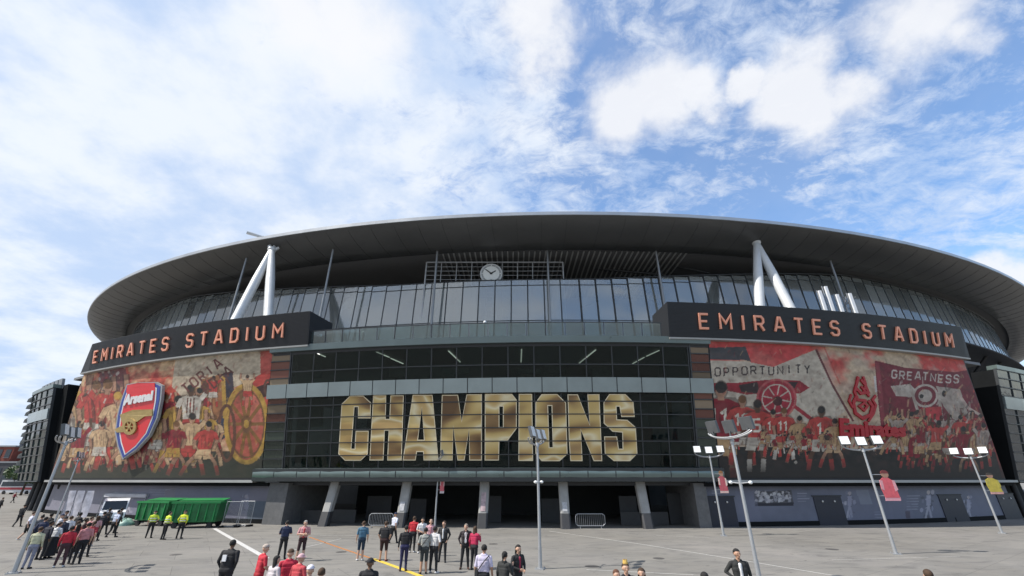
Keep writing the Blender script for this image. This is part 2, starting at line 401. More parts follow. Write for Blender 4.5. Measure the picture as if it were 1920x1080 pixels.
# ================================================================== THE STADIUM
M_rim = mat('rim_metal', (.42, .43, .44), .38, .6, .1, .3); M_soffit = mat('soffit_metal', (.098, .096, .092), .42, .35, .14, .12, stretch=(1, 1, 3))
M_ceil = mat('inner_ceiling', (.11, .11, .11), .8, var=.1); M_rib = mat('ceiling_rib', (.36, .36, .35), .6, .2)
M_inner = mat('inner_concrete', (.24, .245, .25), .85, var=.2, scale=.3); M_black = mat('black_cladding', (.010, .011, .012), .7, var=.2, scale=.5, spec=.08)
M_steel = mat('pale_painted_steel', (.54, .55, .55), .42, .1, .06, 1.0); M_grey = mat('grey_steel', (.25, .26, .27), .45, .5, .1, 1.0)
M_mull = mat('mullion', (.06, .065, .07), .45, .5, .1, 1.0); M_dark = mat('dark_cladding', (.03, .031, .034), .6, .1, .15, .8)
M_conc = mat('column_concrete', (.30, .295, .28), .8, var=.16, scale=1.4, bump=.2); M_band = mat('pale_fascia_panel', (.27, .325, .335), .22, .45, .08, .5)
M_band2 = mat('low_fascia_panel', (.15, .195, .185), .3, .4, .12, .7); M_ledge = mat('ledge_metal', (.33, .33, .32), .5, .3, .1, .6)
G_drum = glass('drum_glass', (.86, .89, .89), .05, (.36, .39, .385), .40, 1.5, .2, .02); G_bay = glass('bay_glass', (.58, .66, .63), .02, (.014, .024, .022), .28, 1.36, .0, .03)
G_tower = glass('tower_glass', (.3, .38, .4), .03, (.06, .085, .10), .5, 1.5, .22, .09); G_strip = glass('strip_glass', (.5, .5, .46), .06, (.06, .075, .06), .8, 1.4, .04)
G_strip2 = glass('printed_strip_red', (.5, .4, .36), .06, (.20, .085, .065), .8, 1.4, .04); G_strip3 = glass('printed_strip_cream', (.5, .5, .46), .06, (.25, .19, .13), .8, 1.4, .04)
G_rail = glass('balustrade_glass', (.62, .74, .74), .04, (.16, .2, .2), .3, 1.5, .12)
ST = empty('stadium', (6.2, 140, 0), 'vast oval football stadium with dark overhanging roof and curved glass front', 'stadium')
PI = math.pi
# roof shell, rim, soffit, ceiling
mb = MB(); ering(mb, [(.25, 38.42), (6, 39.1), (20, 38.6), (44, 34.6), (44, 33.9)], -PI, PI, 220); roof = mb.build('roof', mat('roof_sheet', (.3, .31, .32), .5, .3, .1, .2), ST)
mb = MB(); ering(mb, [(0, 37.78), (-.14, 37.80), (-.16, 38.30), (.25, 38.42)], -PI, PI, 220, 0, False); mb.build('rim', M_rim, roof)
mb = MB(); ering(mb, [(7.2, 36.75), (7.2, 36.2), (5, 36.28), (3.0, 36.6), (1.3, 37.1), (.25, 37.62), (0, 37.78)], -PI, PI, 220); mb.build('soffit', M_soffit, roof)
mb = MB(); ering(mb, [(44, 33.9), (27, 36.7), (7.2, 36.75)], -PI, PI, 180); mb.build('ceiling', M_ceil, roof)
mb = MB(); ering(mb, [(27, 0), (27, 36.68)], -PI, PI, 180); mb.build('inner_wall', M_inner, ST)
mb = MB()
for i in range(46): mb.box((-11+i*.86, 69.6, 36.62), (.2, 21, .2))
mb.build('ceiling_ribs', M_rib, ST, kind='stuff')
mb = MB(); sp = [(7.15, 36.19), (5, 36.27), (3.0, 36.59), (1.3, 37.09), (.3, 37.6)]
for t in earc(-1.45, .85, 3.6, 0): mb.path([ep(t, *q) for q in sp], .02, 4)
mb.build('soffit_seams', mat('seam_metal', (.045, .045, .045), .5, .3), ST, kind='stuff')
# slim columns between glazing and ceiling
for x, y in ((622, 482), (820, 472), (1026, 464), (1230, 472), (1562, 505), (455, 510)):
    p = at(x, y, 58.2 if 600 < x < 1300 else 61.5); mb = MB().tube((p.x, p.y, 16.2), (p.x, p.y, 36.75), .2, .16, 10); mb.build('slim_column', M_grey, ST)
# truss bars under the ceiling
for a, b in (((1120, 470), (1330, 512)), ((1060, 498), (1240, 515)), ((1250, 472), (1180, 560)), ((1090, 575), (1190, 540)), ((1170, 540), (1300, 600))):
    mb = MB().tube(at(*a, 66), at(*b, 64), .16, .16, 6); mb.build('truss_bar', M_mull, ST)
# ---- drum glazing
ztop = lambda X: min(36.1, 31.85+4.2*(max(0, abs(X+3)-14)/46)**1.3); zlow = lambda X: 26.4 if X > -50 else min(31.6, 26.4+(-X-50)*.19)
ts = earc(-1.22, .60, 2.5, 8); frame = MB(); off = lambda z: 7.9+(z-17)*.05
panes = []
for i, t in enumerate(ts):
    X = ep(t, 8, 0).x; full = -50 < X < 49; zt_ = ztop(X)
    zb = 16.4 if full else zlow(X)
    frame.tube(ep(t, off(zb), zb), ep(t, off(zt_), zt_+.1), .075, .075, 5)
    if i+1 < len(ts):
        t2 = ts[i+1]; zt_ = min(zt_, ztop(ep(t2, 8, 0).x)); rows = [(16.5, 20.4), (20.4, 25.1), (25.1, zt_-.95), (zt_-.95, zt_)] if full else [(max(zb, zlow(ep(t2, 8, 0).x)), zt_-.95), (zt_-.95, zt_)]
        for z0, z1 in rows:
            panes.append((t, t2, z0, z1))
            if z0 > 17: frame.tube(ep(t, off(z0)-.03, z0), ep(t2, off(z0)-.03, z0), .06, .06, 4)
        frame.tube(ep(t, off(31.8), ztop(X)+.05), ep(t2, off(31.8), ztop(ep(t2, 8, 0).x)+.05), .1, .1, 5)
drum = frame.build('drum_glazing', M_mull, ST)
for t, t2, z0, z1 in panes:
    if z0 == 16.5: continue
    g = .004; a, b = ep(t+g*.2, off(z0), z0+.05), ep(t2-g*.2, off(z0), z0+.05); c, d = ep(t2-g*.2, off(z1), z1-.05), ep(t+g*.2, off(z1), z1-.05)
    n = (b-a).cross(d-a).normalized()*.02
    MB().add([a, b, c, d, a-n, b-n, c-n, d-n], [(0, 1, 2, 3), (7, 6, 5, 4), (0, 4, 5, 1), (1, 5, 6, 2), (2, 6, 7, 3), (3, 7, 4, 0)]).build('glass_pane', G_drum, drum)
low = MB(); ering(low, [(8.1, 16.3), (8.0, 20.35)], -.40, .235, 40); low.build('drum_plinth', mat('plinth_panel', (.28, .34, .34), .35, .3, .1, .3), ST)
for s0, s1 in ((-1.3, -.46), (.215, .72)):
    ering(MB(), [(7.2, 26.1), (7.0, 26.2), (7.1, 26.45), (27, 27.4), (27, 26.6), (7.2, 26.1)], s0, s1, 50, 0, False).build('drum_edge', M_dark, ST)
# void under the drum: raking black stand frames
for t in (.29, .34, .39, .44, .49, .54, -.62, -.72, -.82, -.92):
    mb = MB().tube(ep(t, 9, 26.2), ep(t, 24, 10), .3, .3, 6).tube(ep(t, 24, 26.4), ep(t, 16, 0), .3, .3, 6); mb.build('raking_frame', M_dark, ST)
# ---- roof props (a leaning pair under each roof node)
def prop(node, feet, Yn, Yf):
    nd_ = at(*node, Yn); mb = MB()
    mb.tube(nd_+Vector((-.6, .1, .7)), nd_+Vector((.2, 0, -.5)), .28, .42, 12).tube(nd_+Vector((.9, .2, .45)), nd_+Vector((-.1, 0, -.35)), .2, .34, 12)
    mb.ball(nd_, .62, (1.05, 1, .8), 14, 10); mb.tube(nd_, nd_+Vector((0, .6, 1.2)), .25, .25, 8)
    head = mb.build('prop_head', M_steel, ST)
    for fx, fy in feet:
        f = at(fx, fy, Yf); d = (f-nd_); k = (16.3-nd_.z)/d.z; f = nd_+d*k
        MB().tube(nd_+d.normalized()*.2, nd_+d*.5, .42, .62, 16).tube(nd_+d*.5, f, .62, .60, 16).build('roof_prop', M_steel, ST)
prop((510, 468), ((446, 592), (503, 590)), 57.9, 53.5); prop((1418, 455), ((1425, 580), (1484, 582)), 56.2, 52.0)
# ---- podium: backing walls, terrace, ends
for p0, p1, e in ((-28.3, -13.3, (-2.4, 0)), (5.1, 20.15, (0, 1.7))): wbox(MB(), p0, p1, 3.76, 16.2, -.9, -.06, ends=e).build('podium_wall', M_dark, ST)
mb = MB(); wbox(mb, -30.0, 21.8, 15.7, 16.0, -20, -.35, r=128.0, n=44); mb.build('terrace', mat('terrace_slab', (.16, .165, .17), .7, .0, .12, .4), ST)
for p0 in (-30.7, 21.6): wbox(MB(), p0, p0+.3, 0, 15.6, -18, -1.4).build('end_wall', M_black, ST)
CL, CR = -12.8, 4.7                         # the glazed bay
# bay interior: floors, back wall, ceiling lights
mb = MB(); wbox(mb, -13.5, 5.4, 0, 15.6, -14.5, -14.0, r=124, n=16); mb.build('back_wall', mat('bay_back_wall', (.028, .03, .03), .8, var=.3, scale=.2), ST)
for z in (3.30, 11.35):
    mb = MB(); wbox(mb, -13.3, 5.2, z, z+.35, -12, -.5, r=rr(z) if z > 4 else 125.2, n=16); mb.build('floor_slab', M_dark, ST)
for a, b in (((596, 663), (610, 669)), ((706, 660), (730, 670)), ((733, 672), (756, 682)), ((841, 658), (863, 679)), ((978, 655), (977, 679)), ((1117, 656), (1086, 681)), ((1236, 657), (1212, 668)), ((1208, 670), (1186, 682))):
    p = [at(x, y, 15.15-CAM_H and (15.15-CAM_H)*ray(x, y).y/ray(x, y).z) for x, y in (a, b)]
    MB().box(((p[0]+p[1])/2), ((.12, (p[1]-p[0]).length, .06)), math.atan2(-(p[1]-p[0]).x, (p[1]-p[0]).y)).build('ceiling_light', mat('strip_light', (.8, .8, .76), .5, var=0, emit=((1, .97, .9), .9)), ST)
# dim furnishings one makes out through the glass; one grey block stands for a reflected building
mfur = mat('interior_reflection_grey', (.10, .12, .115), .6, var=.35, scale=1.2); mfy = mat('interior_ochre', (.17, .14, .04), .6, var=.4, scale=2); mfr = mat('interior_red', (.16, .02, .025), .6, var=.3, scale=2)
for (x0, y0, x1, y1, dep, m) in ((560, 745, 570, 868, 4, mfur), (566, 748, 602, 800, 5, mfy), (568, 855, 608, 876, 2.2, mfy), (618, 854, 634, 876, 2.2, mfr), (1205, 800, 1225, 828, 4, mfr), (1248, 740, 1262, 800, 5, mfy),
                               (1215, 745, 1240, 800, 6, mfur), (1020, 658, 1062, 700, 6, mfur), (1110, 690, 1145, 706, 4, mfur), (730, 690, 760, 706, 4, mfur), (830, 692, 880, 700, 3, mfur), (970, 692, 1015, 700, 3, mfur),
                               (590, 688, 600, 708, 3, mfur), (1235, 662, 1252, 706, 5, mfur), (640, 868, 780, 878, 3, mfur), (1240, 830, 1290, 876, 4, mfur)):
    a, b = Wl(x0, y0, -dep), Wl(x1, y1, -dep); mb = MB(); wbox(mb, a[0], b[0], b[1], a[1], -dep-.3, -dep, n=1); mb.build('furnishing_or_reflection', m, ST)
# curtain wall of the bay
def curtain(name, z_rows, ncol, p0, p1, gm_, mull=.06, proud=.10, pane='window_pane', tr_rows=True):
    fr = MB(); step = (p1-p0)/ncol
    for i in range(ncol+1): wbox(fr, p0+i*step-.02, p0+i*step+.02, z_rows[0], z_rows[-1], -.10, -.012, n=1)
    if tr_rows:
        for z in z_rows[1:-1]: wbox(fr, p0, p1, z-mull, z+mull*.35, -.08, proud)
    o = fr.build(name, M_mull, ST)
    for i in range(ncol):
        for z0, z1 in zip(z_rows[:-1], z_rows[1:]):
            mb = MB(); wbox(mb, p0+i*step+.03, p0+(i+1)*step-.03, z0+.03, z1-.03, -.05, -.02, n=1); mb.build(pane, gm_, o)
    return o
rows = [4.76]+[Wl(900, y)[1] for y in (852, 827, 802, 777, 753)]+[11.05]
curtain('bay_curtain_wall', rows, 16, CL, CR, G_bay)
curtain('balcony_glazing', [12.38, 13.6, 15.5], 16, CL, CR, G_bay, proud=.05, pane='balcony_pane')
# fascia bands with their panels
def band(name, p0, p1, z0, z1, o0, o1, ncol, m, round_=False):
    mb = MB(); wbox(mb, p0, p1, z0+.02, z1-.02, o0, o1-.05); o = mb.build(name, M_mull, ST); st = (p1-p0)/ncol
    for i in range(ncol):
        mb = MB(); a, b = p0+i*st+.02, p0+(i+1)*st-.02
        if round_:
            prof = [(z0, o1-.30), (z0+.12*(z1-z0), o1-.08), (z0+.5*(z1-z0), o1), (z0+.86*(z1-z0), o1-.07), (z1, o1-.3)]
            mb.grid([[wp(a+(b-a)*k/2, z, q) for k in range(3)] for z, q in prof], 0, True)
            wbox(mb, a, b, z0+.03, z1-.03, o0, o1-.28, n=1)
        else: wbox(mb, a, b, z0, z1, o1-.2, o1, n=1)
        mb.build('fascia_panel', m, o)
    return o
band('middle_fascia', -13.9, 5.65, 11.06, 12.36, -.6, .32, 19, M_band)
band('lower_fascia', -14.25, 5.75, 3.62, 4.74, -1.2, .40, 18, M_band2, True)
mb = MB(); wbox(mb, -13.9, 5.65, 15.52, 16.12, -1.2, .35); mb.build('upper_fascia', mat('upper_fascia_metal', (.14, .18, .185), .3, .45, .1, .5), ST)
mb = MB(); wbox(mb, -13.8, 5.6, 15.25, 15.5, -6, .02); mb.build('balcony_soffit', M_dark, ST)
# terrace balustrade
bal = MB()
for i in range(20): wbox(bal, -12.0+i*.82-.015, -12.0+i*.82+.015, 16.12, 17.5, .0, .06, n=1)
wbox(bal, -12.0, 3.6, 17.42, 17.5, -.01, .07); bo = bal.build('balustrade', M_mull, ST)
for i in range(19):
    mb = MB(); wbox(mb, -12.0+i*.82+.03, -12.0+(i+1)*.82-.03, 16.2, 17.4, .02, .04, n=1); mb.build('balustrade_pane', G_rail, bo)
# louvred strips either side of the bay
for p0, p1 in ((-13.9, CL-.05), (CR+.05, 5.62)):
    fr = MB(); zs = [4.76+(15.5-4.76)*k/13 for k in range(14)]
    for z in zs: wbox(fr, p0, p1, z-.05, z+.04, -.3, .08, n=1)
    wbox(fr, p1-.06 if p0 < 0 else p0, p1 if p0 < 0 else p0+.06, 4.76, 15.5, -.3, .04, n=1); o = fr.build('louvred_strip', M_mull, ST)
    for k, (z0, z1) in enumerate(zip(zs[:-1], zs[1:])):
        mb = MB(); wbox(mb, p0+.02, p1-.02, z0+.05, z1-.06, -.05, -.01, n=1); mb.build('louvre_pane', G_strip if k < 5 else G_strip2 if k % 3 else G_strip3, o)
    mb = MB(); wbox(mb, p0, p1, 4.7, 15.5, -.9, -.6, n=1); mb.build('strip_backing', mat('strip_backing', (.10, .085, .07), .7, var=.5, scale=.8), ST)
# ledge and the recess under it
for p0, p1 in ((-31.2, -14.25), (5.75, 22.6)): wbox(MB(), p0, p1, 3.52, 3.75, -1.4, .22, r=125.6).build('ledge', M_ledge, ST)
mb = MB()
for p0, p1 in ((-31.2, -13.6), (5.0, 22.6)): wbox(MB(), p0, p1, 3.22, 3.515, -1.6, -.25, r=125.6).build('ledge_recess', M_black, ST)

# undercroft: columns, dark doors and panels behind them
for x in (618, 757, 907, 1058, 1207):
    ph = Wl(x, 950, 0, 125.0)[0]; a = R(ph); base = wp(ph, 0, 0, 125.5); top = wp(ph, 3.6, 0, 124.5)
    mb = MB()
    def sec(z, w, d):
        c = base.lerp(top, z/3.6); tx = Vector((math.cos(a), math.sin(a), 0)); ty = Vector((-math.sin(a), math.cos(a), 0))
        return [Vector((*(c+tx*w*sx+ty*d*sy).xy, z)) for sx, sy in ((-1, -.7), (-.7, -1), (.7, -1), (1, -.7), (1, .7), (.7, 1), (-.7, 1), (-1, .7))]
    mb.grid([sec(1.15, .40, .34), sec(3.6, .42, .36)], 0, False, True); c = mb.build('column', M_conc, ST)
    mb = MB().grid([sec(0, .44, .38), sec(1.15, .43, .37)], 0, False, True); mb.add(sec(1.15, .43, .37), [tuple(range(8))]); mb.build('column_base', mat('dark_column_base', (.035, .035, .037), .6, var=.2), c)
    if x in (757, 907, 1058):
        t_ = sec(1.3, .3, .365); u_ = sec(2.0 if x != 907 else 2.75, .3, .385)
        pm = mat('poster_grey', (.42, .42, .43), .6, var=.3, scale=4) if x != 907 else mat('poster_pink', (.40, .30, .31), .6, var=.4, scale=3)
        off_ = wp(ph, 0, .02, 125.5)-base; MB().add([t_[1]+off_, t_[2]+off_, u_[2]+off_, u_[1]+off_], [(0, 1, 2, 3)]).build('poster', pm, c)
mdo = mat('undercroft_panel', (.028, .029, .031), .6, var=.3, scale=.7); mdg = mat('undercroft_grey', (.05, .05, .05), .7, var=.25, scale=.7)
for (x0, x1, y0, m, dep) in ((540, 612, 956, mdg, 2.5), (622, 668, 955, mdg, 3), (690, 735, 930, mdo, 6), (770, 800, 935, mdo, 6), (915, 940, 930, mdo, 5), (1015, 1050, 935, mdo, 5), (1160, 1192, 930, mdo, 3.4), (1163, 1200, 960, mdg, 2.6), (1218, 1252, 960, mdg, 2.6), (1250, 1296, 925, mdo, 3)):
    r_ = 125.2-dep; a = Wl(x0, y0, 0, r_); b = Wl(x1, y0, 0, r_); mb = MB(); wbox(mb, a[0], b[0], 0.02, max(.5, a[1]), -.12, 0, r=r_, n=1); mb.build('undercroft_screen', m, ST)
for p0, p1 in ((-13.55, -12.6), (4.55, 5.05)):
    mb = MB(); wbox(mb, p0, p1, 0, 3.5, -6, .35, r=124.9, n=1); mb.build('undercroft_jamb', mat('jamb_concrete', (.12, .12, .12), .8, var=.2), ST)
# ---- glass stair towers beyond the painted walls
def tower(p0, p1, o0, o1, z1, ncol, nrow, gm_, face=None):
    mb = MB(); wbox(mb, p0, p1, 3.45, z1, o0, o1-.25, n=4); o = mb.build('stair_tower', M_black, ST); wbox(MB(), p0+.1, p1-.1, 11.06, 12.36, o1-.2, o1+.16, n=4).build('tower_band', M_band, o); wbox(MB(), p0, p1, z1, z1+.45, o1-.8, o1+.1, n=4).build('tower_parapet', M_band2, o)
    for k in range(4): c_ = wp(p0+(p1-p0)*(k+.5)/4, 0, -1.2); MB().tube(c_, c_+Vector((0, 0, 3.5)), .3, .3, 10).build('tower_column', M_dark, o)
    wbox(MB(), p0+.3, p1-.3, 0, 3.44, -9, -4.5, r=125.6, n=4).build('tower_base', M_black, o); stp = (p1-p0)/ncol; fr = MB()
    for k in range(nrow+1):
        z = 3.6+(z1-3.6)*k/nrow; wbox(fr, p0, p1, z-.06, z+.05, o1-.26, o1+.08, n=4)
    for i in range(ncol+1): wbox(fr, p0+i*stp-.02, p0+i*stp+.02, 3.6, z1, o1-.24, o1+.03, n=1)
    fr.build('tower_frame', M_mull, o)
    for i in range(ncol):
        for k in range(nrow):
            za, zb = 3.6+(z1-3.6)*k/nrow+.07, 3.6+(z1-3.6)*(k+1)/nrow-.07
            mb = MB(); wbox(mb, p0+i*stp+.03, p0+(i+1)*stp-.03, za, zb, o1-.1, o1-.06, n=1); mb.build('tower_pane', gm_, o)
    return o
tower(22.7, 30.5, -14, .2, 15.4, 6, 12, G_tower)
G_stair = glass('stair_glass', (.3, .4, .36), .04, (.028, .05, .043), .45, 1.4, .03, .08)
tl = tower(-36.5, -31.6, -14, .6, 15.0, 4, 11, G_stair)
mb = MB(); wbox(mb, -31.55, -30.75, 3.4, 15.4, -10, -.3, n=2); mb.build('tower_return', M_black, tl)
for k in range(11):
    z = 5.0+k*.95; mb = MB(); pts = [wp(-36.5, z+.5, .5), wp(-36.9, z+.1, .9), wp(-36.9, z-.35, 1.0)]
    mb.grid([[p, p+Vector((1.2, 3.2, 0))] for p in pts], 0, True); mb.build('tower_fin', mat('pale_fin', (.45, .47, .47), .3, .4, .08), tl)
for k in range(6): wbox(MB(), -36.2+k*.8, -35.6+k*.8, 15.05, 16.3, -.4, -.1, n=1).build('tower_screen', M_grey, tl)

# ================================================================== SIGNS, PRINTS AND EMBLEMS ON THE FRONT
M_sign = mat('sign_mesh_black', (.022, .023, .026), .5, .3, .2, 6); M_letter = mat('coral_letter', (.80, .34, .22), .45, var=.08, scale=2); M_letter_side = mat('letter_side', (.30, .09, .05), .5)
def wall_uv(p0, z0, sgn=1):
    """metres along the front and up from (p0, z0), pushed out by depth"""
    return lambda u, v, d: wp(p0+math.degrees(u/128.0), z0+v, d)
def sign(p0, p1, e0, e1, x0, x1, label):
    base = wp((p0+p1)/2, 16.0); root = empty('stadium_sign', tuple(base), label, 'sign', 'lettered black name boards above the painted walls')
    mb = MB(); wbox(mb, p0, p1, 16.02, 19.35, -3.4, .45, ends=(e0, e1)); board = mb.build('sign_board', M_sign, root)
    for k in range(26):                      # fine horizontal ribs of the mesh cladding
        z = 16.12+k*.125; mb = MB(); wbox(mb, p0+.05, p1-.05, z, z+.045, .44, .475); mb.build('rib', M_sign, board)
    mb = MB(); wbox(mb, p0+e0, p1+e1, 15.86, 16.015, -.4, .5); mb.build('drip_edge', M_ledge, root)
    text = 'EMIRATES STADIUM'; h = 1.34; adv = math.radians(x1-x0)*128/len(text)
    wid = [FONT[c][0]*h if c != ' ' else h*.5 for c in text]; gap = (math.radians(x1-x0)*128-sum(wid))/(len(text)-1); u = 0
    for c, w in zip(text, wid):
        if c != ' ':
            mb = MB(); fn = wall_uv(x0, 16.88)
            for k, st in enumerate(FONT[c][1]):
                cl = is_closed(st); pts = [(u+q[0]*h, q[1]*h) for q in (st[:-1] if cl else st)]
                stroke(mb, pts, .19, fn, .47, .62+.004*k, cl)
            mb.build('letter', M_letter, root)
        u += w+gap
    return root
sign(-27.2, -11.9, -.9, 0, Wl(177, 672, .5)[0], Wl(530, 626, .5)[0], 'long black name board above the mural with the red shield')
sign(3.85, 19.95, 0, .25, Wl(1313, 620, .5)[0], Wl(1787, 652, .5)[0], 'long black name board above the mural with the red airline emblem')

# ---- printed sheets ------------------------------------------------
def vnoise(nx, ny, cx, cy, seed, octs=4):
    g = np.random.default_rng(seed); out = np.zeros((ny, nx)); amp = 1; tot = 0
    for o in range(octs):
        lx, ly = max(2, int(cx*2**o))+1, max(2, int(cy*2**o))+1; L_ = g.random((ly+1, lx+1))
        X = np.linspace(0, lx-1.001, nx); Y = np.linspace(0, ly-1.001, ny); xi, yi = X.astype(int), Y.astype(int); fx, fy = X-xi, Y-yi
        fx = fx*fx*(3-2*fx); fy = (fy*fy*(3-2*fy))[:, None]
        a = L_[np.ix_(yi, xi)]*(1-fx)+L_[np.ix_(yi, xi+1)]*fx; b = L_[np.ix_(yi+1, xi)]*(1-fx)+L_[np.ix_(yi+1, xi+1)]*fx
        out += amp*(a*(1-fy)+b*fy); tot += amp; amp *= .55
    return out/tot
class Print:
    """a sheet on the curved front; shapes are painted into the colours of its points"""
    def __init__(s, left, right, z0, z1, nx, nz, off, r=None):
        s.l, s.rt, s.z0, s.z1, s.nx, s.nz, s.off, s.r = left, right, z0, z1, nx, nz, off, r
        s.A, s.B = np.meshgrid(np.linspace(0, 1, nx), np.linspace(0, 1, nz)); s.c = np.zeros((nz, nx, 3)); s.asp = math.radians(right[1]-left[1])*126/(z1-z0)
    def q(s, x, y):
        ph, z = Wl(x, y, s.off, s.r); b = (z-s.z0)/(s.z1-s.z0); l = s.l[0]+(s.l[1]-s.l[0])*b; r = s.rt[0]+(s.rt[1]-s.rt[0])*b
        return ((ph-l)/(r-l), b)
    def fillmask(s, m, col, al=1.0):
        k = (m*al)[..., None]; s.c = s.c*(1-k)+np.array(col)*k
    def poly_ab(s, pts, col, al=1.0):
        P = np.array(pts); x0, x1 = np.clip([P[:, 0].min()*s.nx-1, P[:, 0].max()*s.nx+2], 0, s.nx).astype(int); y0, y1 = np.clip([P[:, 1].min()*s.nz-1, P[:, 1].max()*s.nz+2], 0, s.nz).astype(int)
        if x1 <= x0 or y1 <= y0: return
        a, b = s.A[y0:y1, x0:x1], s.B[y0:y1, x0:x1]; ins = np.zeros(a.shape, bool); n = len(P)
        for i in range(n):
            (xa, ya), (xb, yb) = P[i], P[i-1]
            if ya == yb: continue
            ins ^= ((ya > b) != (yb > b)) & (a < (xb-xa)*(b-ya)/(yb-ya)+xa)
        sub = s.c[y0:y1, x0:x1]; sub[ins] = sub[ins]*(1-al)+np.array(col)*al
    def poly(s, pts, col, al=1.0): s.poly_ab([s.q(*p) for p in pts], col, al)
    def ell(s, x, y, rx, ry, col, al=1.0, rot=0, n=22, a0=0, a1=2*PI):
        cr, sr = math.cos(rot), math.sin(rot)
        s.poly([(x+rx*math.cos(t)*cr-ry*math.sin(t)*sr, y+rx*math.cos(t)*sr+ry*math.sin(t)*cr) for t in [a0+(a1-a0)*k/n for k in range(n)]], col, al)
    def line(s, pts, w, col, al=1.0, closed=False):
        Lf, Rt = ribbon(pts, w, closed); n = len(pts)
        for i in range(n if closed else n-1):
            j = (i+1) % n; s.poly([tuple(Rt[i]), tuple(Rt[j]), tuple(Lf[j]), tuple(Lf[i])], col, al)
    def text(s, t, x, y, h, adv, w, col, rot=0, al=1.0, rise=0, shear=0):
        cr, sr = math.cos(rot), math.sin(rot)
        for k, ch in enumerate(t):
            if ch == ' ': continue
            for st in FONT[ch][1]:
                cl = is_closed(st); pts = []
                for a, b in (st[:-1] if cl else st):
                    u, v = k*adv+a*h*.95+shear*b*h+(.26*h if ch == 'I' else 0), -b*h+rise*math.sin(k*1.3); pts.append((x+u*cr-v*sr, y+u*sr+v*cr))
                s.line(pts, w, col, al, cl)
    def ring(s, x, y, rx, ry, w, col, al=1.0, rot=0):
        cr, sr = math.cos(rot), math.sin(rot)
        s.line([(x+rx*math.cos(t)*cr-ry*math.sin(t)*sr, y+rx*math.cos(t)*sr+ry*math.sin(t)*cr) for t in [2*PI*k/28 for k in range(28)]], w, col, al, True)
    def player(s, x, y, h, shirt, shorts, skin, hair, sock, arms=0, lean=0.0, stride=.1, num=None, legs=True, ncol=(.6, .55, .45)):
        """a sketched footballer, y = crown of the head, h = full height"""
        X = lambda u, v: (x+u*h+lean*h*(1-v), y+v*h); sh = [c*.72 for c in shirt]
        dk = (.045, .028, .022); s.poly([X(-.13, .14), X(.13, .14), X(.19, .21), X(.15, .5), X(.17, .69), X(-.17, .69), X(-.15, .5), X(-.19, .21)], dk, .6)
        if legs:
            for sg in (-1, 1): s.line([X(sg*.055, .52), X(sg*(.06+stride*.6), .74), X(sg*(.04+stride), .98)], h*.09, dk, .6)
            for sg in (-1, 1):
                s.line([X(sg*.055, .52), X(sg*(.06+stride*.6), .74), X(sg*(.04+stride), .97)], h*.062, skin)
                s.line([X(sg*(.06+stride*.7), .79), X(sg*(.04+stride), .96)], h*.066, sock)
        s.poly([X(-.115, .47), X(.115, .47), X(.15, .67), X(.02, .68), X(0, .6), X(-.02, .68), X(-.15, .67)], shorts)
        s.poly([X(-.07, .155), X(.07, .155), X(.17, .20), X(.13, .32), X(.12, .5), X(-.12, .5), X(-.13, .32), X(-.17, .20)], shirt)
        s.poly([X(.03, .17), X(.16, .21), X(.12, .5), X(.06, .5)], sh, .6)
        for q in range(3): s.line([X(-.09+.07*q, .24+.03*q), X(-.05+.06*q, .47)], h*.018, dk, .45)
        s.line([X(-.1, .6), X(.1, .62)], h*.02, dk, .35); s.ell(*X(0, .072), h*.066, h*.088, dk, .6)
        for sg in (-1, 1):
            up = arms == 2 or (arms == 1 and sg > 0); e, w = ((sg*.22, .12), (sg*.2, -.06)) if up else ((sg*.2, .33), (sg*.17, .5))
            s.line([X(sg*.14, .21), X(*e), X(*w)], h*.085, dk, .55); s.line([X(sg*.14, .21), X(*e)], h*.07, shirt); s.line([X(*e), X(*w)], h*.05, skin)
        s.line([X(0, .17), X(0, .1)], h*.06, skin); s.ell(*X(0, .075), h*.052, h*.07, skin); s.ell(*X(0, .05), h*.054, h*.055, hair)
        if num: s.text(num, *X(-.05*len(num), .42), h*.16, h*.1, h*.03, ncol)
    def finish(s, name, m, parent=None, thick=.03, **k):
        nx, nz = s.nx, s.nz; ph = np.empty((nz, nx)); z = s.z0+(s.z1-s.z0)*s.B
        l = s.l[0]+(s.l[1]-s.l[0])*s.B; r = s.rt[0]+(s.rt[1]-s.rt[0])*s.B; ph = np.radians(l+(r-l)*s.A)
        rad = (125.6+np.maximum(0, z-3.75)*.194 if s.r is None else np.full_like(z, s.r))+s.off
        P = np.stack([FC[0]+rad*np.sin(ph), FC[1]-rad*np.cos(ph), z], -1).reshape(-1, 3)
        i = np.arange(nz*nx).reshape(nz, nx); F = np.stack([i[:-1, :-1], i[:-1, 1:], i[1:, 1:], i[1:, :-1]], -1).reshape(-1, 4)
        me = bpy.data.meshes.new(name); me.vertices.add(len(P)); me.vertices.foreach_set('co', P.ravel()); me.loops.add(F.size); me.loops.foreach_set('vertex_index', F.ravel().astype(np.int32))
        me.polygons.add(len(F)); me.polygons.foreach_set('loop_start', np.arange(0, F.size, 4, dtype=np.int32)); me.polygons.foreach_set('loop_total', np.full(len(F), 4, dtype=np.int32)); me.update()
        at_ = me.color_attributes.new('print', 'FLOAT_COLOR', 'POINT'); at_.data.foreach_set('color', np.concatenate([np.clip(s.c, 0, 1).reshape(-1, 3), np.ones((nz*nx, 1))], 1).ravel())
        me.materials.append(m); me.validate(); o = bpy.data.objects.new(name, me); put(o, parent, **k)
        return o
M_print = print_mat('printed_mesh_fabric')
CREAM = (.56, .38, .22); CREAM2 = (.42, .27, .14); RED = (.42, .06, .05); DRED = (.23, .025, .035); BLK = (.03, .028, .026); SKIN = (.36, .2, .13); DSK = (.10, .055, .035); GOLD = (.42, .25, .06); GRASS = (.045, .047, .036); WHITE = (.52, .47, .40); BRN = (.17, .085, .04)
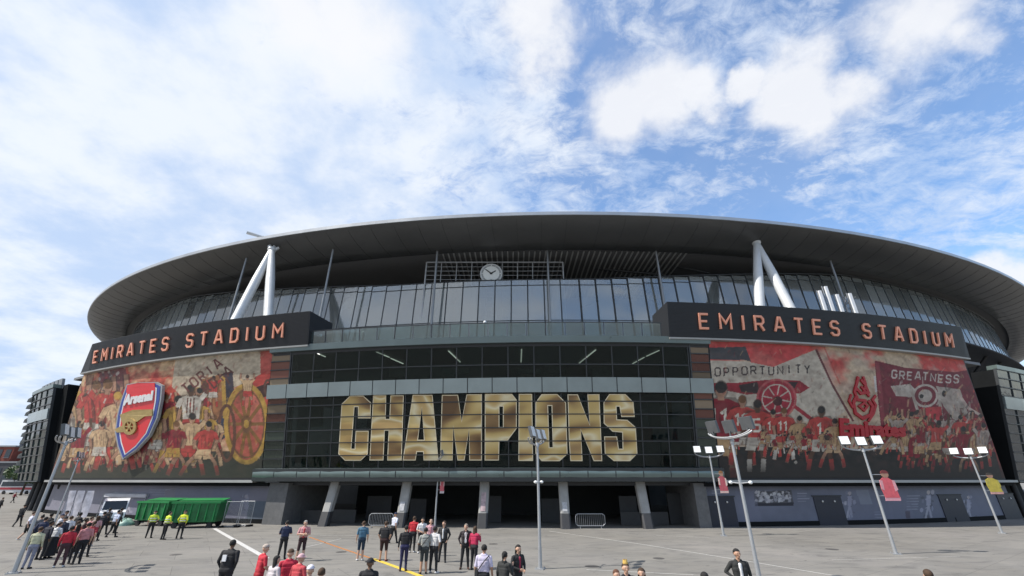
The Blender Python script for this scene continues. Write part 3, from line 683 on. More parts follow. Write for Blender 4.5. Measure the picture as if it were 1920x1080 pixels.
def mural_shield():
    p = Print((-30.7, -28.25), (-13.93, -13.88), 3.95, 15.85, 460, 230, .0); nx, nz = p.nx, p.nz
    n1 = vnoise(nx, nz, 5, 4, 3); n2 = vnoise(nx, nz, 14, 9, 5); p.c[:] = CREAM
    p.fillmask(np.clip((n1-.40)*9, 0, 1), (.52, .09, .06)); p.fillmask(np.clip((n2-.55)*8, 0, 1)*.75, (.62, .40, .24)); p.fillmask(np.clip((.42-n2)*9, 0, 1)*.5, (.50, .05, .05)); p.fillmask(np.clip((vnoise(nx, nz, 26, 16, 6)-.56)*8, 0, 1)*.4, DRED)
    # pale flag with slanted capitals
    p.poly([(330, 668), (520, 640), (505, 700), (430, 730), (345, 748), (322, 725)], (.50, .41, .30)); p.poly([(508, 640), (518, 690), (505, 760), (490, 770), (488, 650)], RED, .9)
    pass
    late = lambda: (p.text('TORIA', 350, 738, 17, 18.5, 3.4, (.14, .05, .045), rot=R(-38)), p.text('RDIA', 388, 738, 17, 17, 3.4, (.11, .045, .04), rot=R(-38)), p.text('T', 424, 722, 20, 16, 3.4, (.10, .045, .04), rot=R(-30)))
    p.poly([(430, 735), (500, 695), (490, 720), (440, 745)], RED)
    # dark stand of spectators behind
    p.poly([(190, 690), (232, 672), (246, 740), (205, 770), (178, 742)], (.10, .05, .06), .8)
    g = np.random.default_rng(4)
    for _ in range(70):
        x, y = g.uniform(182, 246), g.uniform(680, 760); p.ell(x, y, 2.4, 3.2, [(.35, .25, .2), RED, (.08, .05, .06), (.42, .36, .32)][g.integers(4)], .8)
    # grass
    p.poly([(60, 868), (180, 862), (300, 868), (400, 846), (520, 846), (520, 915), (60, 915)], GRASS)
    # field gun: far wheel, trail, barrel, near wheel
    p.ell(372, 775, 20, 44, BRN); p.ring(372, 775, 20, 46, 6, GOLD); p.poly([(376, 712), (420, 700), (432, 790), (390, 800)], (.30, .13, .06))
    p.poly([(385, 805), (428, 770), (470, 775), (500, 800), (455, 800), (392, 840)], (.045, .05, .075)); p.poly([(420, 700), (436, 695), (444, 790), (424, 795)], (.05, .045, .06)); p.poly([(415, 705), (422, 702), (426, 780), (418, 785)], GOLD)
    p.poly([(446, 738), (508, 716), (516, 738), (450, 760)], (.06, .03, .03)); p.ring(502, 727, 6, 14, 4, (.10, .05, .04))
    p.ell(462, 795, 38, 70, (.40, .10, .07)); p.ell(474, 770, 20, 40, (.48, .14, .10))
    for k in range(10):
        t = 2*PI*k/10; p.line([(462, 795), (462+38*math.cos(t), 795+70*math.sin(t))], 6.5, (.22, .11, .04))
    p.ring(462, 795, 38, 72, 9, GOLD); p.ring(462, 795, 33, 63, 3, BRN); p.ell(462, 795, 10, 16, BRN); p.ell(462, 795, 5, 8, GOLD); p.ring(425, 812, 15, 52, 6, (.13, .06, .04))
    # footballers
    for _ in range(46):
        x, y = g.uniform(112, 400), g.uniform(720, 800); hh = g.uniform(50, 105); p.player(x, y, hh, [RED, DRED, CREAM, CREAM2, BRN, GOLD][g.integers(6)], [WHITE, CREAM, CREAM2, DRED][g.integers(4)], [SKIN, SKIN, DSK][g.integers(3)], [BLK, BRN][g.integers(2)], [RED, CREAM, DRED][g.integers(3)], int(g.integers(3)), g.uniform(-.15, .25), g.uniform(.08, .28))
    pl = [(120, 762, 130, WHITE, CREAM, SKIN, BLK, RED, 1, .12, .16), (150, 742, 140, CREAM2, WHITE, SKIN, BLK, CREAM, 2, .1, .14), (172, 715, 155, RED, WHITE, SKIN, BRN, RED, 1, .06, .16), (196, 712, 165, RED, WHITE, SKIN, BRN, CREAM, 2, .04, .12),
          (214, 735, 150, CREAM, CREAM2, SKIN, GOLD, RED, 1, .05, .2), (140, 790, 100, DRED, CREAM2, DSK, BLK, RED, 2, .1, .2), (182, 790, 96, CREAM, WHITE, SKIN, BLK, CREAM, 0, .1, .2), (330, 742, 130, GOLD, CREAM, SKIN, BLK, GOLD, 1, .04, .2),
          (358, 722, 128, WHITE, RED, DSK, BLK, RED, 1, .0, .16), (347, 775, 120, CREAM, RED, SKIN, BLK, RED, 2, .12, .24), (318, 790, 100, DRED, GOLD, SKIN, BRN, GOLD, 0, .14, .26), (464, 703, 60, CREAM, RED, SKIN, BLK, RED, 2, .0, .1), (398, 705, 60, RED, WHITE, SKIN, BLK, RED, 2, .05, .1),
          (372, 790, 105, RED, CREAM, SKIN, BLK, RED, 0, .2, .3), (232, 790, 90, CREAM2, CREAM, SKIN, BRN, RED, 0, .1, .3)]
    for a in pl: p.player(*a)
    late()
    for k in range(3): p.line([(352+k*6, 746), (350+k*6, 775)], 2.4, (.12, .05, .04))
    for _ in range(130):                     # loose brush marks
        x, y = g.uniform(105, 330), g.uniform(735, 885); l = g.uniform(4, 14); a = g.uniform(-1.9, -.9)
        p.line([(x, y), (x+l*math.cos(a), y+l*math.sin(a))], g.uniform(1.5, 4), [CREAM, CREAM2, DRED, BLK, BRN, RED, WHITE][g.integers(7)], g.uniform(.3, .7))
    for _ in range(420):
        x, y = g.uniform(110, 515), g.uniform(655, 870); l = g.uniform(3, 11); a = g.uniform(-2.2, -.5); p.line([(x, y), (x+l*math.cos(a), y+l*math.sin(a))], g.uniform(1, 3.2), [CREAM, CREAM2, DRED, BLK, BRN, RED, GOLD, BRN][g.integers(8)], g.uniform(.15, .5))
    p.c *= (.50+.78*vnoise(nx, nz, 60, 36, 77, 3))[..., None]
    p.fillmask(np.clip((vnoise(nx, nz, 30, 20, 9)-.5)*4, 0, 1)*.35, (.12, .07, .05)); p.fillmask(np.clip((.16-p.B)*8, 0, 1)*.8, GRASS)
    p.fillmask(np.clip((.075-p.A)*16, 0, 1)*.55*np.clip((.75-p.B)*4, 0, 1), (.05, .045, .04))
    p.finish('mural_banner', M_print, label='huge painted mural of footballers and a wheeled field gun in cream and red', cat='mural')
mural_shield()
def mural_emblem():
    p = Print((5.66, 5.66), (21.75, 20.05), 3.95, 15.85, 560, 240, .0); nx, nz = p.nx, p.nz; g = np.random.default_rng(8)
    n1 = vnoise(nx, nz, 6, 4, 23); n2 = vnoise(nx, nz, 16, 9, 25); p.c[:] = (.50, .385, .27)
    sky_ = np.clip((p.B-.62)*4, 0, 1); p.fillmask(np.clip((n1-.40)*9, 0, 1)*sky_, (.50, .07, .06)); p.fillmask(np.clip((n2-.5)*5, 0, 1)*.5, (.50, .42, .34)); p.fillmask(np.clip((n2-.62)*6, 0, 1)*.3, (.30, .20, .15))
    # left: parted sky, dark stand roof, pale banner, red gun
    p.poly([(1325, 638), (1500, 640), (1515, 655), (1470, 690), (1420, 690), (1395, 668), (1325, 650)], (.50, .07, .07), .85)
    p.poly([(1328, 652), (1398, 650), (1408, 678), (1395, 675), (1330, 674)], (.07, .07, .075)); p.poly([(1326, 676), (1400, 678), (1450, 688), (1530, 655), (1585, 770), (1560, 790), (1345, 790)], (.47, .41, .33))
    p.line([(1530, 655), (1560, 720), (1600, 790)], 4, (.14, .05, .05)); p.line([(1545, 650), (1575, 720)], 3, RED, .6)
    p.text('OPPORTUNITY', 1341, 705, 15, 16.8, 2.6, (.06, .05, .048), rot=R(-1.8), rise=1.0)
    p.poly([(1338, 718), (1380, 718), (1440, 712), (1500, 714), (1518, 727), (1500, 738), (1450, 735), (1400, 740), (1360, 732), (1338, 735)], (.26, .03, .04)); p.poly([(1385, 722), (1420, 716), (1425, 738), (1390, 735)], (.05, .035, .035)); p.poly([(1478, 716), (1496, 716), (1490, 728), (1475, 728)], (.05, .035, .035))
    p.ell(1456, 748, 34, 34, (.33, .035, .05)); p.ring(1456, 748, 36, 36, 4, (.40, .10, .10)); p.ring(1456, 748, 27, 27, 2.5, (.48, .40, .33))
    for k in range(8):
        t = 2*PI*k/8+.2; p.line([(1456+8*math.cos(t), 748+8*math.sin(t)), (1456+26*math.cos(t), 748+26*math.sin(t))], 2.4, (.48, .40, .33))
    p.ell(1458, 752, 9, 9, (.08, .03, .03)); p.line([(1490, 762), (1520, 785), (1548, 792)], 7, (.30, .035, .045))
    # right: maroon flag with pale capitals, emblem panel
    p.poly([(1640, 676), (1700, 690), (1790, 698), (1835, 690), (1868, 770), (1880, 840), (1850, 860), (1655, 830), (1645, 740)], (.17, .03, .04)); p.line([(1645, 680), (1652, 745), (1658, 815)], 7, (.24, .05, .06)); p.line([(1640, 705), (1643, 735)], 4, (.5, .46, .42))
    p.text('GREATNESS', 1672, 708, 14, 14.6, 2.6, (.5, .43, .38), rot=R(5), rise=1.2)
    p.poly([(1670, 724), (1706, 720), (1716, 730), (1708, 745), (1680, 742)], (.46, .40, .34)); p.ring(1735, 742, 22, 20, 4, (.47, .40, .34)); p.ell(1735, 742, 13, 12, (.40, .34, .29)); p.ell(1728, 743, 4, 4, BLK)
    p.poly([(1755, 724), (1800, 730), (1815, 775), (1790, 790), (1768, 760)], (.38, .32, .27)); p.line([(1710, 735), (1722, 775), (1715, 810)], 5, (.44, .37, .31)); p.line([(1760, 735), (1765, 780), (1775, 815)], 6, (.44, .37, .31)); p.line([(1795, 735), (1815, 765), (1850, 785)], 5, (.47, .36, .30)); p.ell(1770, 738, 4, 6, BLK)
    p.poly([(1728, 765), (1765, 762), (1768, 790), (1725, 792)], (.44, .05, .055)); p.ell(1830, 725, 3, 12, RED, rot=.4)
    # pitch
    p.poly([(1320, 838), (1480, 838), (1600, 842), (1900, 848), (1900, 915), (1320, 915)], (.03, .03, .028))
    # back views of players on the left, a scrum on the right
    for a in [(1352, 716, 205, DRED, CREAM2, SKIN, BLK, RED, 0, 0, .08, '11'), (1392, 742, 135, RED, (.44, .39, .32), SKIN, BRN, RED, 0, 0, .12, '19'), (1418, 750, 140, RED, (.44, .39, .32), DSK, BLK, WHITE, 0, .02, .05, '5'), (1448, 768, 92, RED, (.44, .39, .32), SKIN, BLK, RED, 0, .02, .12, '11'),
              (1470, 765, 100, RED, (.42, .37, .30), SKIN, BRN, WHITE, 0, 0, .14, '11'), (1495, 780, 90, CREAM2, (.42, .37, .30), SKIN, BLK, RED, 0, .05, .18, None), (1515, 785, 80, RED, (.44, .39, .32), DSK, BLK, BLK, 0, .1, .14, None), (1538, 762, 125, RED, (.44, .39, .32), DSK, BLK, RED, 0, .02, .14, '1'), (1560, 785, 95, CREAM2, CREAM, SKIN, BLK, RED, 1, .06, .2, None)]:
        p.player(*a)
    for _ in range(30):
        x = g.uniform(1660, 1862); y = g.uniform(768, 812); p.player(x, y, g.uniform(55, 90), [DRED, RED, CREAM2, (.36, .29, .24)][g.integers(4)], [(.38, .32, .26), CREAM2, DRED][g.integers(3)], [SKIN, DSK][g.integers(2)], BLK, [RED, DRED, CREAM2][g.integers(3)], int(g.integers(3)), g.uniform(-.2, .2), g.uniform(.1, .3))
    for _ in range(34):
        x = g.uniform(1350, 1700); p.player(x, g.uniform(805, 822), g.uniform(24, 40), [RED, DRED, CREAM2, BLK, CREAM2][g.integers(5)], [WHITE, CREAM2, CREAM2][g.integers(3)], SKIN, BLK, [RED, BLK, WHITE][g.integers(3)], int(g.integers(2)), g.uniform(-.2, .2), .15)
    for _ in range(160):
        x, y = g.uniform(1655, 1875), g.uniform(715, 850); l = g.uniform(4, 16); a = g.uniform(-2, -.6); p.line([(x, y), (x+l*math.cos(a), y+l*math.sin(a))], g.uniform(1.5, 4), [CREAM, CREAM2, DRED, BLK, BRN, RED, WHITE][g.integers(7)], g.uniform(.25, .6))
    p.poly([(1868, 770), (1895, 900), (1880, 900), (1850, 790)], (.30, .05, .04), .7); p.ell(1492, 867, 3, 3, WHITE)
    for _ in range(420):
        x, y = g.uniform(1335, 1880), g.uniform(650, 840); l = g.uniform(3, 12); a = g.uniform(-2.2, -.5); p.line([(x, y), (x+l*math.cos(a), y+l*math.sin(a))], g.uniform(1, 3), [CREAM, CREAM2, DRED, BLK, BRN, DRED, (.4, .33, .27)][g.integers(7)], g.uniform(.12, .4))
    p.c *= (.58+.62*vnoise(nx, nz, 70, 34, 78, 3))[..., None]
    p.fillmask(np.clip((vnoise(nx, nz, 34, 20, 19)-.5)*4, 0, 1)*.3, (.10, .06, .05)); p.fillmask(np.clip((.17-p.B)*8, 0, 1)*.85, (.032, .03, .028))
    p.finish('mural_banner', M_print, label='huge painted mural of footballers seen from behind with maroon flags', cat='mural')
mural_emblem()

# ---- shield emblem standing off the mural
def px_poly(pts): return [Wl(*p) for p in pts]
def wall_fn(ph, z, d): return wp(ph, z, d)
SH = empty('club_shield', tuple(wp(*Wl(270, 855))), 'tall red and blue shield emblem with white lettering and gold field gun', 'emblem')
outer = [(248, 722), (272, 719), (302, 718), (314, 724), (312, 750), (305, 785), (290, 818), (265, 845), (240, 862), (231, 838), (226, 812), (230, 780), (237, 752)]
c0 = np.mean(np.array(outer), 0)
def shrink(k, ky=None): return [tuple(c0+(np.array(p)-c0)*np.array((k, ky or k))) for p in outer]
M_sred = mat('shield_red', (.62, .03, .04), .35, var=.06); M_sblue = mat('shield_blue', (.03, .06, .28), .35, var=.06); M_swhite = mat('shield_white', (.66, .66, .66), .4, var=.05); M_sgold = mat('shield_gold', (.40, .29, .11), .35, .3, .15, 2.0)
MS = MB(); prism(MS, px_poly(outer), wall_fn, .25, .55); MS.build('shield_body', mat('shield_rim', (.34, .36, .38), .4, .3, .1), SH)
for nm, kx, ky, d, m in (('border', .93, .96, .58, M_sblue), ('inner_border', .80, .90, .595, M_swhite), ('red_field', .745, .865, .61, M_sred)):
    mb = MB(); prism(mb, px_poly(shrink(kx, ky)), wall_fn, .5, d); mb.build(nm, m, SH)
mb = MB(); prism(mb, px_poly([(250, 724), (270, 720), (301, 720), (302, 735), (248, 738)]), wall_fn, .5, .62); mb.build('red_top', M_sred, SH)
def text_mesh(body, bold=.02, extrude=.05, shear=0.0):
    cu = bpy.data.curves.new('t', 'FONT'); cu.body = body; cu.offset = bold; cu.extrude = extrude; cu.resolution_u = 2; cu.shear = shear
    o = bpy.data.objects.new('t', cu); COL.objects.link(o); dg = bpy.context.evaluated_depsgraph_get(); me = bpy.data.meshes.new_from_object(o.evaluated_get(dg)); bpy.data.objects.remove(o)
    v = np.array([q.co[:] for q in me.vertices]); f = [list(q.vertices) for q in me.polygons]; bpy.data.meshes.remove(me); v[:, 0] -= v[:, 0].min(); v[:, 0] /= v[:, 0].max(); v[:, 1] -= v[:, 1].min(); v[:, 1] /= v[:, 1].max()
    return v, f
def letter_text(name, body, quad, d, m, parent, bold=.03, shear=0.0, thick=.04):
    """words on the front; quad = top left, top right, bottom left, bottom right in the photograph"""
    v, f = text_mesh(body, bold, .05, shear); tl_, tr_, bl_, br_ = [np.array(Wl(*q)) for q in quad]; zs = v[:, 2]; zs = (zs-zs.min())/max(1e-6, zs.max()-zs.min())
    P = [wp(*((bl_*(1-a)+br_*a)*(1-b)+(tl_*(1-a)+tr_*a)*b), d+thick*c) for (a, b, _), c in zip(v, zs)]; MB().add(P, f).build(name, m, parent)
letter_text('lettering', 'Arsenal', ((246, 742), (300, 734), (243, 763), (300, 752)), .615, M_swhite, SH, .055, .15, .08)
# field gun on the shield
gun = MB(); F2 = wall_fn
prism(gun, px_poly([(238, 779), (262, 770), (298, 769), (298, 781), (284, 782), (270, 792), (242, 794)]), F2, .6, .70); gun.build('gun_barrel', M_sgold, SH)
gun = MB(); ring_ = lambda x, y, r: [(x+r*math.cos(2*PI*k/18), y+r*1.2*math.sin(2*PI*k/18)) for k in range(18)]
prism(gun, px_poly(ring_(256, 801, 13)), F2, .6, .75, 0, [px_poly(ring_(256, 801, 8))]); prism(gun, px_poly(ring_(256, 801, 3)), F2, .6, .75)
for k in range(6):
    t = PI*k/3; a = (256+2*math.cos(t), 801+2.4*math.sin(t)); b = (256+9*math.cos(t), 801+10.8*math.sin(t)); n = (-math.sin(t)*1.1, math.cos(t)*1.1)
    prism(gun, px_poly([(a[0]-n[0], a[1]-n[1]), (b[0]-n[0], b[1]-n[1]), (b[0]+n[0], b[1]+n[1]), (a[0]+n[0], a[1]+n[1])]), F2, .6, .73)
gun.build('gun_wheel', M_sgold, SH); gun = MB(); prism(gun, px_poly([(228, 806), (240, 800), (252, 806), (250, 811), (232, 812)]), F2, .6, .68); gun.build('gun_trail', M_sgold, SH)

# ---- red airline emblem and words on the other mural
M_fly = mat('deep_red_letter', (.34, .008, .02), .35, var=.1)
AE = empty('airline_sign', tuple(wp(*Wl(1635, 818))), 'deep red cut-out calligraphic emblem above red lettering on the mural', 'sign')
letter_text('lettering', 'Emirates', ((1570, 784), (1693, 795), (1572, 820), (1695, 820)), .12, M_fly, AE, .05, 0, .12)
for pts, w in (([(1605, 742), (1598, 755), (1602, 775), (1616, 785), (1630, 778), (1634, 762), (1626, 752)], 6), ([(1601, 726), (1612, 738), (1626, 736), (1620, 722), (1612, 712)], 5.5), ([(1607, 707), (1604, 720), (1600, 735), (1606, 750), (1622, 752)], 5),
               ([(1616, 706), (1621, 720), (1618, 735)], 4.5), ([(1609, 762), (1618, 770), (1624, 762), (1618, 756), (1609, 762)], 4), ([(1594, 740), (1590, 752), (1597, 765)], 4), ([(1640, 742), (1634, 750), (1640, 760), (1636, 775), (1626, 790)], 4.5), ([(1612, 725), (1628, 744)], 4)):
    mb = MB(); P = [Wl(*q) for q in pts]; k = 128*PI/180; cl = P[0] == P[-1]; uv = [(q[0]*k, q[1]) for q in (P[:-1] if cl else P)]
    stroke(mb, uv, w/19.0, lambda u, v, d: wp(u/k, v, d), .04, .16+random.random()*.03, cl); mb.build('emblem_stroke', M_fly, AE)

# ---- gold word across the bay
def gold_mat():
    m = bpy.data.materials.new('gold_vinyl'); m.use_nodes = True; N = m.node_tree.nodes; L = m.node_tree.links; b = N['Principled BSDF']
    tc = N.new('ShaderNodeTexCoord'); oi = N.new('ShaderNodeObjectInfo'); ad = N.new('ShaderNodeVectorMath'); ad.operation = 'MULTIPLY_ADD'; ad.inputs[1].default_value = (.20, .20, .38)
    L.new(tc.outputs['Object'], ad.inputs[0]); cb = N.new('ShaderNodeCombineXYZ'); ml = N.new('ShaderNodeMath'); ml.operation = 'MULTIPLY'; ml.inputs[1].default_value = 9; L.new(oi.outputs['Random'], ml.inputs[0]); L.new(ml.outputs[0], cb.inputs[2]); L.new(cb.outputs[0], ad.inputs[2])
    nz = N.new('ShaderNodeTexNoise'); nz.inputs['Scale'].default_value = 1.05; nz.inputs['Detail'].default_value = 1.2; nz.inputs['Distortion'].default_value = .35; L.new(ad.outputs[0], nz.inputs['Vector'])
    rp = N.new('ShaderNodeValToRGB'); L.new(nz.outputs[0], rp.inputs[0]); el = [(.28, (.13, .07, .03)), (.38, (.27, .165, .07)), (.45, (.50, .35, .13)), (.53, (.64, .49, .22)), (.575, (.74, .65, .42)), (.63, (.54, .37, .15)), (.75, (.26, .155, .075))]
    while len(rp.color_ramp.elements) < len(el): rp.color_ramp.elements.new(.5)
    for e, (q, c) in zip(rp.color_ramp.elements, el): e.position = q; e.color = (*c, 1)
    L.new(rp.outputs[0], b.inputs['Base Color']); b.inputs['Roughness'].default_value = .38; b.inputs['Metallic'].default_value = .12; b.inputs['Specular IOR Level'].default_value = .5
    return m
M_gold = gold_mat(); M_goldline = mat('pale_gold_edge', (.74, .64, .44), .4, .1, .1, 1.0)
CH = empty('window_lettering', tuple(wp(-4.1, 5.2)), 'giant gold block letters spelling a word across the bay windows', 'lettering')
P1 = lambda x, y: (620+x/5.647, 720+y/5.647); P2 = lambda x, y: (900+x/5.647, 720+y/5.647)
GL = [(P1, [(205, 130), (350, 130), (430, 200), (425, 360), (295, 360), (295, 240), (250, 240), (215, 690), (260, 690), (270, 500), (405, 500), (395, 740), (320, 808), (150, 808), (80, 740), (115, 215)], None),
 (P1, [(450, 125), (585, 125), (580, 375), (628, 375), (640, 125), (778, 125), (755, 805), (605, 805), (620, 490), (570, 490), (555, 805), (410, 805)], None),
 (P1, [(870, 120), (1080, 120), (1145, 805), (990, 805), (985, 715), (910, 715), (895, 805), (762, 805)], [(968, 240), (920, 595), (995, 595)]),
 (P1, [(1175, 120), (1345, 120), (1388, 400), (1445, 115), (1605, 112), (1605, 805), (1475, 805), (1470, 470), (1415, 805), (1345, 805), (1295, 440), (1285, 805), (1155, 805)], None),
 (P2, [(50, 110), (340, 110), (390, 170), (390, 470), (290, 600), (200, 600), (195, 805), (48, 805)], [(200, 235), (248, 235), (248, 460), (200, 460)]),
 (P2, [(412, 110), (550, 110), (560, 810), (408, 810)], None),
 (P2, [(650, 112), (820, 112), (912, 200), (928, 740), (845, 812), (650, 812), (585, 740), (585, 200)], [(715, 228), (762, 228), (775, 675), (730, 675)]),
 (P2, [(925, 115), (1030, 115), (1165, 440), (1142, 115), (1265, 112), (1296, 812), (1210, 812), (1065, 480), (1080, 812), (955, 812), (940, 600)], None),
 (P2, [(1365, 112), (1540, 112), (1625, 195), (1638, 345), (1500, 345), (1480, 235), (1438, 235), (1445, 380), (1560, 385), (1650, 460), (1668, 735), (1590, 812), (1415, 812), (1320, 735), (1312, 560), (1445, 560), (1465, 690), (1515, 690), (1510, 510), (1400, 500), (1308, 415), (1305, 200)], None)]
for T, out_, hole in GL:
    mx_ = sum(q[0] for q in out_)/len(out_); sq = lambda l: [(mx_+(q[0]-mx_)*.965, q[1]) for q in l]; out_ = sq(out_); hole = sq(hole) if hole else None
    O_ = px_poly([T(*q) for q in out_]); H_ = [px_poly([T(*q) for q in hole])] if hole else []
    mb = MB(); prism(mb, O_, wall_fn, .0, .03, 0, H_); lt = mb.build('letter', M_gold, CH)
    k = 128*PI/180
    for loop in [O_]+H_:
        mb = MB(); stroke(mb, [(q[0]*k, q[1]) for q in loop], .075, lambda u, v, d: wp(u/k, v, d), .03, .036, True); mb.build('letter_edge', M_goldline, lt)

# ---- clock and its screen
ck = at(921, 513, 60.0); CK = empty('stadium_clock', (ck.x, ck.y, ck.z-1.75), 'large round white clock above the glass drum', 'clock')
def disc(mb, r, y0, y1, n=48, mi=0, r_in=0):
    fr = [(ck.x+r*math.cos(2*PI*i/n), y1, ck.z+r*math.sin(2*PI*i/n)) for i in range(n)]; bk = [(p[0], y0, p[2]) for p in fr]
    mb.add(fr, [tuple(range(n))], mi); mb.add(fr+bk, [(i, (i+1) % n, n+(i+1) % n, n+i) for i in range(n)], mi); return mb
disc(MB(), 1.75, ck.y+.3, ck.y).build('rim', mat('clock_rim', (.55, .56, .55), .5, .1, .06), CK); disc(MB(), 1.55, ck.y, ck.y-.02).build('ring', mat('clock_ring', (.30, .31, .31), .5, .1, .06), CK)
disc(MB(), 1.28, ck.y, ck.y-.05).build('face', mat('clock_face', (.72, .73, .70), .5, var=.05), CK); mk = mat('clock_black', (.01, .01, .01), .5, var=0)
for k in range(12):
    t = PI*k/6; r_ = 1.42; w = .16 if k % 3 == 0 else .09
    MB().box((ck.x+r_*math.sin(t), ck.y-.05, ck.z+r_*math.cos(t)), (w, .05, w)).build('hour_mark', mat('clock_mark', (.75, .75, .72), .5, var=0), CK)
def hand(ang, ln, w, nm):
    d = Vector((math.sin(ang), 0, math.cos(ang))); n = Vector((math.cos(ang), 0, -math.sin(ang))); c = ck+Vector((0, -.1, 0)); mb = MB(); q = [c-d*.2-n*w, c-d*.2+n*w, c+d*ln+n*w*.6, c+d*ln-n*w*.6]
    mb.add(q+[p+Vector((0, -.03, 0)) for p in q], [(4, 5, 6, 7), (0, 1, 5, 4), (1, 2, 6, 5), (2, 3, 7, 6), (3, 0, 4, 7)]).build(nm, mk, CK)
hand(R(58), .85, .12, 'hour_hand'); hand(R(-52), 1.15, .09, 'minute_hand'); MB().box((ck.x, ck.y-.06, ck.z-1.3), (.14, .05, .55)).build('foot_mark', mk, CK)
# screen of bars the clock hangs on
scr = MB(); A_, B_ = at(800, 492, 60.6), at(1055, 492, 60.6); zt, zb_ = A_.z, 20.0
scr.box(((A_.x+B_.x)/2, 60.6, zt), (B_.x-A_.x, .2, .16)); scr.tube((A_.x, 60.6, zb_), (A_.x, 60.6, zt), .12); scr.tube((B_.x, 60.6, zb_), (B_.x, 60.6, zt), .12)
for k in range(1, 9): X = A_.x+(B_.x-A_.x)*k/9; scr.tube((X, 60.65, zb_), (X, 60.65, zt), .07, .07, 5)
for k in range(1, 14): z = zt-k*.75; scr.tube((A_.x, 60.7, z), (B_.x, 60.7, z), .045, .045, 4)
so = scr.build('clock_screen', mat('screen_steel', (.40, .41, .42), .45, .3, .1), ST)
for k in range(9):
    x0, x1 = A_.x+(B_.x-A_.x)*k/9+.1, A_.x+(B_.x-A_.x)*(k+1)/9-.1; MB().box(((x0+x1)/2, 61.0, (zb_+31.6)/2), (x1-x0, .05, 31.6-zb_)).build('screen_panel', mat('screen_panel', (.22, .27, .285), .4, .2, .15, .4), so)
# ---- painted lower walls
def low_wall(p0, p1, n, side):
    p = Print((p0, p0), (p1, p1), .38, 3.22, n, 60, 0, 124.6); g = np.random.default_rng(31+side); nz_ = vnoise(n, 60, 12, 2, 40+side); b0 = np.array((.125, .135, .18) if side else (.175, .17, .21)); p.c[:] = b0
    p.c *= (.85+.3*nz_)[..., None]; pale = (.34, .34, .42); mid = (.19, .20, .26)
    def fig(x, y, h):
        for k in range(26):
            a = x+g.normal(0, h*.11); b = y+g.uniform(0, h); p.ell(a, b, g.uniform(1, h*.07), g.uniform(1, h*.09), [pale, (.07, .07, .09), (.40, .39, .44), mid][g.integers(4)], .7)
        p.ell(x, y+h*.06, h*.06, h*.07, (.40, .36, .36)); p.line([(x, y+h*.15), (x, y+h*.5)], h*.15, pale, .8); p.line([(x, y+h*.5), (x-h*.1, y+h*.95)], h*.07, (.33, .33, .38), .9); p.line([(x, y+h*.5), (x+h*.1, y+h*.92)], h*.07, (.30, .30, .36), .9)
    def lines(x, y, w, k):
        for i in range(k): p.line([(x, y+i*5), (x+w*g.uniform(.6, 1), y+i*5)], 1.8, (.27, .27, .33), .7)
    if side:
        p.poly([(1413, 922), (1484, 919), (1488, 946), (1416, 949)], (.07, .07, .08))
        for _ in range(120): p.ell(g.uniform(1416, 1482), g.uniform(922, 940), g.uniform(1.5, 4), g.uniform(1.5, 3.5), [(.40, .39, .42), (.05, .05, .06), (.25, .25, .28), (.48, .48, .5)][g.integers(4)], .9)
        p.poly([(1416, 944), (1488, 942), (1488, 948), (1416, 949)], (.02, .02, .03)); lines(1495, 925, 24, 4)
        for a in ((1593, 922, 52), (1741, 920, 55), (1816, 930, 44)): fig(*a)
        p.poly([(1604, 918), (1628, 918), (1636, 945), (1614, 946)], (.20, .22, .26)); lines(1700, 930, 26, 6); lines(1640, 960, 20, 3); p.poly([(1697, 958), (1706, 958), (1707, 972), (1699, 972)], (.05, .03, .04)); lines(1335, 920, 20, 2)
        for x, w in ((1378, 70), (1582, 160), (1660, 80), (1812, 60)): p.poly([(x, 915), (x+w*.5, 915), (x+w*.5+18, 985), (x+14, 985)], (.15, .155, .215), .35)
    else:
        for a in ((462, 928, 55), (240, 925, 40), (205, 930, 40)): fig(*a)
        lines(280, 918, 40, 3); p.poly([(467, 940), (505, 940), (500, 975), (462, 975)], (.08, .11, .14), .8); p.poly([(510, 945), (524, 943), (517, 982), (503, 982)], (.3, .32, .36), .8)
        for x, w in ((330, 90), (400, 70), (250, 60)): p.poly([(x, 912), (x+w, 912), (x+w-8, 980), (x-8, 980)], (.14, .15, .215), .5)
    o = p.finish('lower_wall', M_wall, ST)
    mb = MB(); wbox(mb, p0, p1, 0, .37, -.3, .06, r=124.6); mb.build('plinth', M_black, ST); mb = MB(); wbox(mb, p0, p1, .37, 3.22, -.4, -.03, r=124.6); mb.build('wall_core', M_dark, ST)
    return o
M_wall = print_mat('painted_wall', .55, .4)
lw = low_wall(-31.4, -13.5, 420, 0); rw = low_wall(5.0, 22.6, 520, 1)
M_door = mat('navy_door', (.012, .014, .026), .5, var=.2); M_lampw = mat('bulkhead_lamp', (.6, .6, .58), .4, var=0)
for x0, x1 in ((1328, 1380), (1531, 1583), (1769, 1812), (1880, 1912)):
    a, b = Wl(x0, 960, 0, 124.6)[0], Wl(x1, 960, 0, 124.6)[0]; mb = MB(); wbox(mb, a, b, 0, 2.35, -.2, .07, r=124.6, n=1); d = mb.build('door', M_door, ST)
    wbox(MB(), a-.05, b+.05, 2.36, 2.45, -.2, .10, r=124.6, n=1).build('door_head', M_dark, d)
    for k in (.28, .72): c = wp(a+(b-a)*k, 1.95, .12, 124.6); MB().ball(c, .085, (1, .6, 1), 10, 6).build('door_lamp', M_lampw, d)

